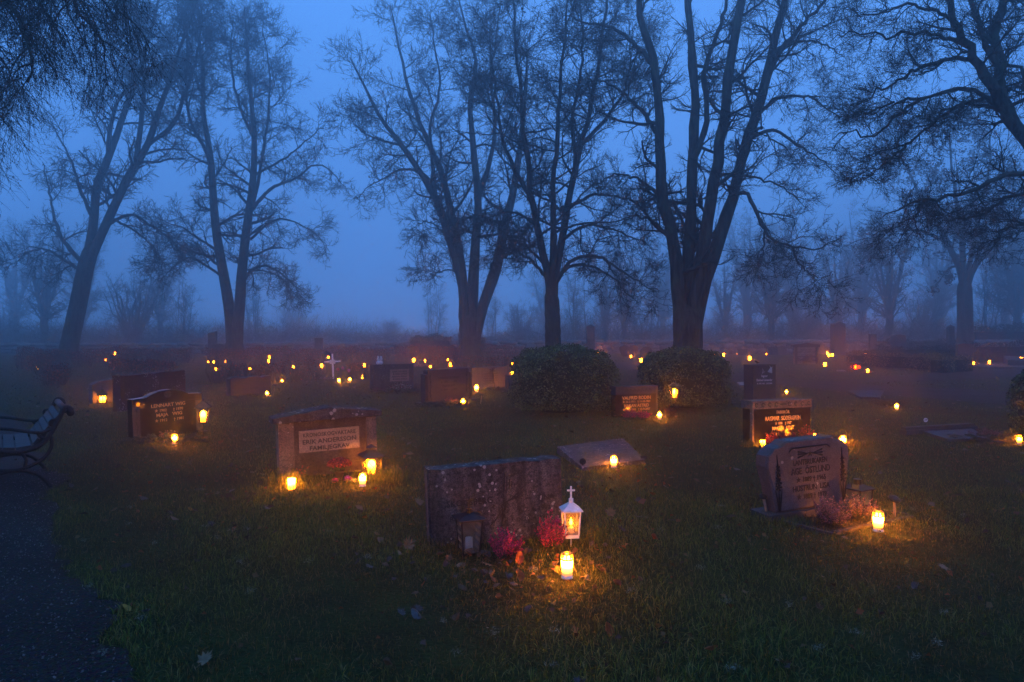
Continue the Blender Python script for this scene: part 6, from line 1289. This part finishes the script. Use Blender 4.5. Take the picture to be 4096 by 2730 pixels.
def wedge(n, y0, y1, r):
    y = np.sqrt(r.uniform(y0 * y0, y1 * y1, n)); x = y * r.uniform(-0.80, 0.80, n); k = ~on_path(x, y); return x[k], y[k]
rg = np.random.default_rng(3); g = Geo()
x, y = wedge(135000, 2.4, 6.5, rg); keep = rg.random(len(x)) < 0.45 + 0.6 * patch(x, y); x, y = x[keep], y[keep]; g.tris(*blades(x, y, rg.uniform(0.02, 0.062, len(x)) * (0.6 + 0.9 * patch(x, y)), 0.0052, rg, 2, 0.75))
x, y = wedge(150000, 6.5, 14, rg); g.tris(*blades(x, y, rg.uniform(0.02, 0.06, len(x)), 0.006, rg, 1, 0.7))
x, y = wedge(95000, 14, 44, rg); g.tris(*blades(x, y, rg.uniform(0.03, 0.08, len(x)), 0.016, rg, 1, 0.7))
tag(g.build('grass', M['grass'], None), 'short damp autumn grass covering the graveyard lawn', 'grass', kind='stuff')
# longer unmown blades round the stones
g = Geo()
for px, py, rad, n, L in ((1140, 1945, 0.20, 420, 0.17), (1540, 1925, 0.25, 420, 0.16), (1250, 1945, 0.35, 300, 0.08), (2330, 2170, 0.18, 260, 0.16), (1760, 2200, 0.25, 260, 0.08), (2050, 2215, 0.35, 240, 0.06), (3010, 1790, 0.16, 240, 0.12), (3420, 1790, 0.25, 420, 0.12), (2450, 1880, 0.4, 420, 0.05),
                          (450, 1608, 0.25, 200, 0.14), (1000, 1582, 0.5, 300, 0.08), (1640, 1558, 0.3, 240, 0.12), (3130, 2090, 0.3, 300, 0.07), (840, 1540, 0.5, 260, 0.12), (2650, 1672, 0.3, 200, 0.06)):
    c = gp(px, py); a = rg.uniform(0, 6.28, n); q = np.sqrt(rg.random(n)) * rad; g.tris(*blades(c.x + q * np.cos(a), c.y + q * np.sin(a) * 0.6, rg.uniform(0.4, 1.1, n) * L, 0.004 + 0.0003 * c.y, rg, 2, 0.35))
tag(g.build('long_grass', M['grass'], None), 'longer unmown grass tufts round the feet of the headstones', 'grass', kind='stuff')

# pebbles on the near gravel path
x = rg.uniform(-5.2, -1.2, 30000); y = rg.uniform(2.4, 9.0, 30000); k = in_poly(x, y, PLa, PLb) & (np.abs(x / y) < 0.82); x, y = x[k][:9000], y[k][:9000]; n = len(x); s = rg.uniform(0.004, 0.011, n)
q = rand_unit(n * 4, rg).reshape(n, 4, 3) * s[:, None, None]; V = (q + np.c_[x, y, gz(x, y) + 0.014][:, None]).reshape(-1, 3); i = np.arange(n)[:, None] * 4
T = np.concatenate([i + np.array([[0, 1, 2]]), i + np.array([[0, 2, 3]]), i + np.array([[0, 3, 1]]), i + np.array([[1, 3, 2]])])
tag(link('gravel', npmesh('gravel', V, T, col=np.repeat(pick(n, [(0.09, 0.075, 0.07), (0.04, 0.032, 0.03), (0.16, 0.14, 0.135), (0.06, 0.045, 0.035)], 0.3, rg), 4, 0)), None, attr_mat('pebble', 0.6)), 'loose pebbles on the gravel path by the bench', 'gravel', kind='stuff')

# ------------------------------------------------------------------ fallen leaves
def maple(seed, curl):
    r = random.Random(seed); pts = []; prof = [(0, 0.50), (12, 0.30), (24, 0.42), (38, 0.30), (55, 0.48), (70, 0.27), (88, 0.38), (110, 0.24), (135, 0.30), (160, 0.16), (180, 0.10)]
    pts = [(math.radians(a), q) for a, q in prof] + [(math.radians(-a), q) for a, q in reversed(prof[1:-1])]
    vs = [(0, 0, 0.0)]
    for a, q in pts:
        q *= r.uniform(0.9, 1.1); x, y = q * math.sin(a), q * math.cos(a); vs.append((x, y, curl * (x * x * 1.5 + y * y * 0.8) + r.uniform(-0.03, 0.03)))
    n = len(pts); fs = [(0, 1 + (i + 1) % n, 1 + i) for i in range(n)]
    mb = MB().add(vs, fs); mb.tube([(0, -0.08, 0.0), (0.02, -0.28, 0.02), (0.01, -0.46, 0.05)], 0.012, 3); return mb.mesh('leaf')
def oval(seed, curl):
    r = random.Random(seed); n = 12; vs = [(0, 0, 0)]
    for i in range(n):
        a = 2 * math.pi * i / n; x, y = 0.30 * math.sin(a) * (1 - 0.2 * math.cos(a)), 0.46 * math.cos(a); vs.append((x, y, curl * (x * x * 4 + y * y) + r.uniform(-0.02, 0.02)))
    mb = MB().add(vs, [(0, 1 + (i + 1) % n, 1 + i) for i in range(n)]); mb.tube([(0, -0.44, 0.05), (0.03, -0.66, 0.08)], 0.012, 3); return mb.mesh('leaf')
LM = {}
def leafmat(k):
    c = {'rust': (0.21, 0.055, 0.015), 'brown': (0.085, 0.042, 0.020), 'plum': (0.045, 0.032, 0.034), 'tan': (0.16, 0.098, 0.050), 'yellow': (0.28, 0.15, 0.02), 'grey': (0.070, 0.062, 0.064)}[k]
    return simple('fallen_leaf_' + k, c, 0.6, var=0.3, scale=4, bump=0.3, bscale=8)
LMAT = {k: leafmat(k) for k in ('rust', 'brown', 'plum', 'tan', 'yellow', 'grey')}
def leaf_data(shape, v, k):
    if (shape, v, k) not in LM:
        m = maple(v, (0.5, -0.45, 1.0)[v % 3]) if shape == 'maple' else oval(v + 9, (0.8, -0.7, 1.4)[v % 3]); m.materials.append(LMAT[k]); LM[(shape, v, k)] = m
    return LM[(shape, v, k)]
def leaf(x, y, s, shape, v, k, label, rot, lift=0.022, group='fallen leaves on the grass'):
    o = link('fallen_leaf', leaf_data(shape, v, k), None, None, (x, y, float(gz(x, y)) + lift), rot, (s, s, s)); return tag(o, label, 'leaf', group)
for px, py, s, sh, v, k, lb, rot, lift in (
 (2442, 2085, 0.115, 'maple', 0, 'tan', 'pale yellow maple leaf standing upright right of the white lantern', (1.25, 0.1, 0.2), 0.06), (1632, 2215, 0.12, 'maple', 2, 'tan', 'large pale leaf propped up at the left foot of the weathered grey headstone', (1.0, 0.2, 0.4), 0.05),
 (815, 2690, 0.10, 'maple', 0, 'tan', 'tan maple leaf with pointed lobes at the bottom left of the lawn', (0.5, 0.1, -0.6), 0.05), (500, 2462, 0.065, 'oval', 0, 'yellow', 'small yellow leaf near the lower edge of the gravel path', (0.6, 0.2, 1.2), 0.03),
 (1668, 2474, 0.085, 'oval', 1, 'grey', 'pale heart-like leaf half over a darker one in the foreground grass', (0.45, 0.0, 0.8), 0.035), (1668, 2455, 0.095, 'maple', 1, 'plum', 'dark plum leaf underneath the pale heart-like leaf', (0.35, 0.0, 0.2), 0.025),
 (1484, 2284, 0.085, 'maple', 1, 'grey', 'bluish grey leaf lying left of the front candle among rust leaves', (0.5, 0.1, 1.6), 0.03), (2072, 2335, 0.085, 'oval', 2, 'rust', 'rust-red leaf lit by the front candle on its left', (0.7, 0.2, 0.3), 0.035),
 (1955, 2275, 0.12, 'maple', 1, 'tan', 'long pale leaf lying before the left purple heather', (0.5, 0.2, 1.9), 0.03), (2075, 2262, 0.09, 'oval', 0, 'rust', 'glowing rust leaf standing between the two purple heathers', (1.3, 0.3, 0.2), 0.05),
 (1605, 2480, 0.07, 'maple', 2, 'grey', 'small bluish leaf left of the pale heart-like leaf', (0.4, 0.2, 0.9), 0.03), (2462, 2360, 0.06, 'oval', 2, 'rust', 'orange curled leaf right of the front candle', (0.6, -0.3, 1.1), 0.03),
 (3785, 2290, 0.11, 'maple', 1, 'tan', 'pale maple leaf in the dark grass at the lower right', (0.4, 0.2, 0.4), 0.03), (765, 2046, 0.06, 'oval', 1, 'yellow', 'small bright yellow leaf on the lawn right of the bench', (0.5, 0.0, 1.5), 0.03),
 (3140, 2680, 0.10, 'maple', 0, 'tan', 'tan maple leaf at the bottom right of the lawn', (0.4, 0.3, 2.2), 0.03), (2490, 2140, 0.10, 'maple', 2, 'plum', 'dull purple maple leaf below the upright pale one', (0.4, 0.1, 1.2), 0.03), (2420, 2545, 0.075, 'oval', 2, 'rust', 'orange-brown upright leaf in the middle foreground', (1.1, 0.2, 0.6), 0.03)):
    c = gp(px, py); leaf(c.x, c.y, s, sh, v, k, lb, rot, lift)
COLN = {'rust': 'rust-red', 'brown': 'dull brown', 'plum': 'dark plum', 'tan': 'tan', 'grey': 'greyish'}
MARKS = [('the front candle', gp(2268, 2312)), ('the weathered grey headstone', gp(1900, 2180)), ('the gabled brown headstone', gp(1300, 1900)), ('the park bench', gp(210, 1955)), ('the polished black arched headstone', gp(670, 1760)),
         ('the tilted slab', gp(2420, 1850)), ('the pink heather', gp(3340, 2110)), ('the candle beside the pink heather', gp(3513, 2126)), ('the glossy black headstone', gp(3120, 1780)), ('the low polished slab', gp(3800, 1760)), ('the upright pale maple leaf', gp(2442, 2085)), ('the tan bottom left maple leaf', gp(815, 2690)), ('the pale heart-like leaf', gp(1668, 2474)), ('the small yellow path-side leaf', gp(500, 2462))]
ORD = ['nearest', 'second nearest', 'third nearest', 'fourth nearest', 'fifth nearest', 'sixth nearest', 'seventh nearest', 'eighth nearest', 'ninth nearest', 'tenth nearest']
cnt = 0; rl = random.Random(8); placed = []
while cnt < 235:
    y = math.sqrt(rl.uniform(2.5 ** 2, 9.0 ** 2)); x = y * rl.uniform(-0.74, 0.76)
    if on_path(np.array([x]), np.array([y]))[0] and rl.random() < 0.7: continue
    if rl.random() < 0.35: q = gp(rl.gauss(1950, 260), rl.gauss(2270, 60)); x, y = q.x, q.y
    k = rl.choice(('rust', 'brown', 'brown', 'plum', 'plum', 'tan', 'grey')); sh = rl.choice(('maple', 'oval', 'oval'))
    o = leaf(x, y, rl.uniform(0.035, 0.075), sh, rl.randrange(6), k, 'leaf', (rl.uniform(-.6, .6), rl.uniform(-.5, .5), rl.uniform(0, 6.28)), 0.03); cnt += 1
    nm, c = min(MARKS, key=lambda m_: math.hypot(m_[1].x - x, m_[1].y - y)); dx, dy = x - c.x, y - c.y
    side = ('right of' if dx > 0 else 'left of') if abs(dx) > abs(dy) else ('behind' if dy > 0 else 'in front of'); placed.append((nm, k, sh, side, math.hypot(dx, dy), o))
for key in sorted({p_[:4] for p_ in placed}):
    for i, p_ in enumerate(sorted((q for q in placed if q[:4] == key), key=lambda q: q[4])): p_[5]['label'] = '%s %s %s leaf %s %s' % (ORD[i], COLN[key[1]], 'lobed' if key[2] == 'maple' else 'oval', key[3], key[0])
n = 2600; x, y = wedge(n, 5.0, 30, rg); n = len(x); P = np.c_[x, y, gz(x, y) + rg.uniform(0.03, 0.06, n)]
V, T, c_ = leaf_cloud(P, rg.uniform(0.05, 0.11, n), pick(n, [(0.12, 0.04, 0.016), (0.07, 0.036, 0.02), (0.06, 0.045, 0.04), (0.12, 0.085, 0.06), (0.10, 0.09, 0.09)], 0.3, rg), nrm=np.tile([0, 0, 1.0], (n, 1)), spread=0.5, aspect=0.8)
n2 = 1500; x, y = wedge(n2, 2.5, 8.0, rg); k = rg.random(len(x)) < 0.25 + 0.9 * patch(x * 0.7 + 3, y * 0.7); x, y = x[k], y[k]; n2 = len(x); P = np.c_[x, y, gz(x, y) + rg.uniform(0.015, 0.04, n2)]
V2, T2, c2 = leaf_cloud(P, rg.uniform(0.018, 0.05, n2), pick(n2, [(0.20, 0.055, 0.018), (0.09, 0.045, 0.022), (0.06, 0.04, 0.034), (0.14, 0.08, 0.035)], 0.3, rg), nrm=np.tile([0, 0, 1.0], (n2, 1)), spread=0.8, aspect=0.8, curl=0.6)
T = np.vstack([T, T2 + len(V)]); V = np.vstack([V, V2]); c_ = np.vstack([c_, c2])
tag(link('leaf_litter', npmesh('leaf_litter', V, T, col=c_), None, M['leaf']), 'scattered small dead leaves and bits lying across the lawn', 'leaves', kind='stuff')
# tufts of pale lichen dropped from the trees
ctr = [gp(*p) for p in ((355, 2370), (1830, 2640), (1775, 2510), (520, 2045), (620, 2190), (275, 2050), (2215, 2545), (2205, 2690), (2930, 2700), (2905, 2430), (3155, 2440), (1000, 2390), (870, 2170), (930, 2140), (340, 2180), (960, 2270), (2520, 2385), (3270, 2620), (3750, 2600), (405, 2640), (560, 2500), (2800, 2290), (3430, 2560))]
ctr += [Vector((yy * rl.uniform(-0.7, 0.7), yy, 0)) for yy in [rl.uniform(3, 16) for _ in range(90)]]
g = Geo()
for c in ctr:
    n = 34; P = np.array([c.x, c.y, float(gz(c.x, c.y)) + 0.035]) + rg.normal(size=(n, 3)) * np.array([0.014, 0.012, 0.007]); V, T, c_ = leaf_cloud(P, rg.uniform(0.008, 0.02, n), pick(n, [(0.20, 0.21, 0.17), (0.14, 0.15, 0.12)], 0.2, rg), aspect=0.25); g.tris(V, T, c_)
tag(g.build('fallen_lichen', M['lichen'], None), 'pale tufts of lichen fallen from the trees onto the grass', 'lichen', kind='stuff')

# ------------------------------------------------------------------ the fog
hz, nt, p = new_mat('fog_air'); nt.nodes.remove(p)
pv = N(nt, 'ShaderNodeVolumePrincipled'); pv.inputs['Color'].default_value = (0.93, 0.95, 0.98, 1); pv.inputs['Density'].default_value = 0.0125; pv.inputs['Anisotropy'].default_value = 0.88
nt.links.new(pv.outputs[0], nt.nodes['Material Output'].inputs['Volume'])
fog = MB().box(-112, 112, -22, 162, -1.3, 27).build('haze', hz); tag(fog, kind='stuff')
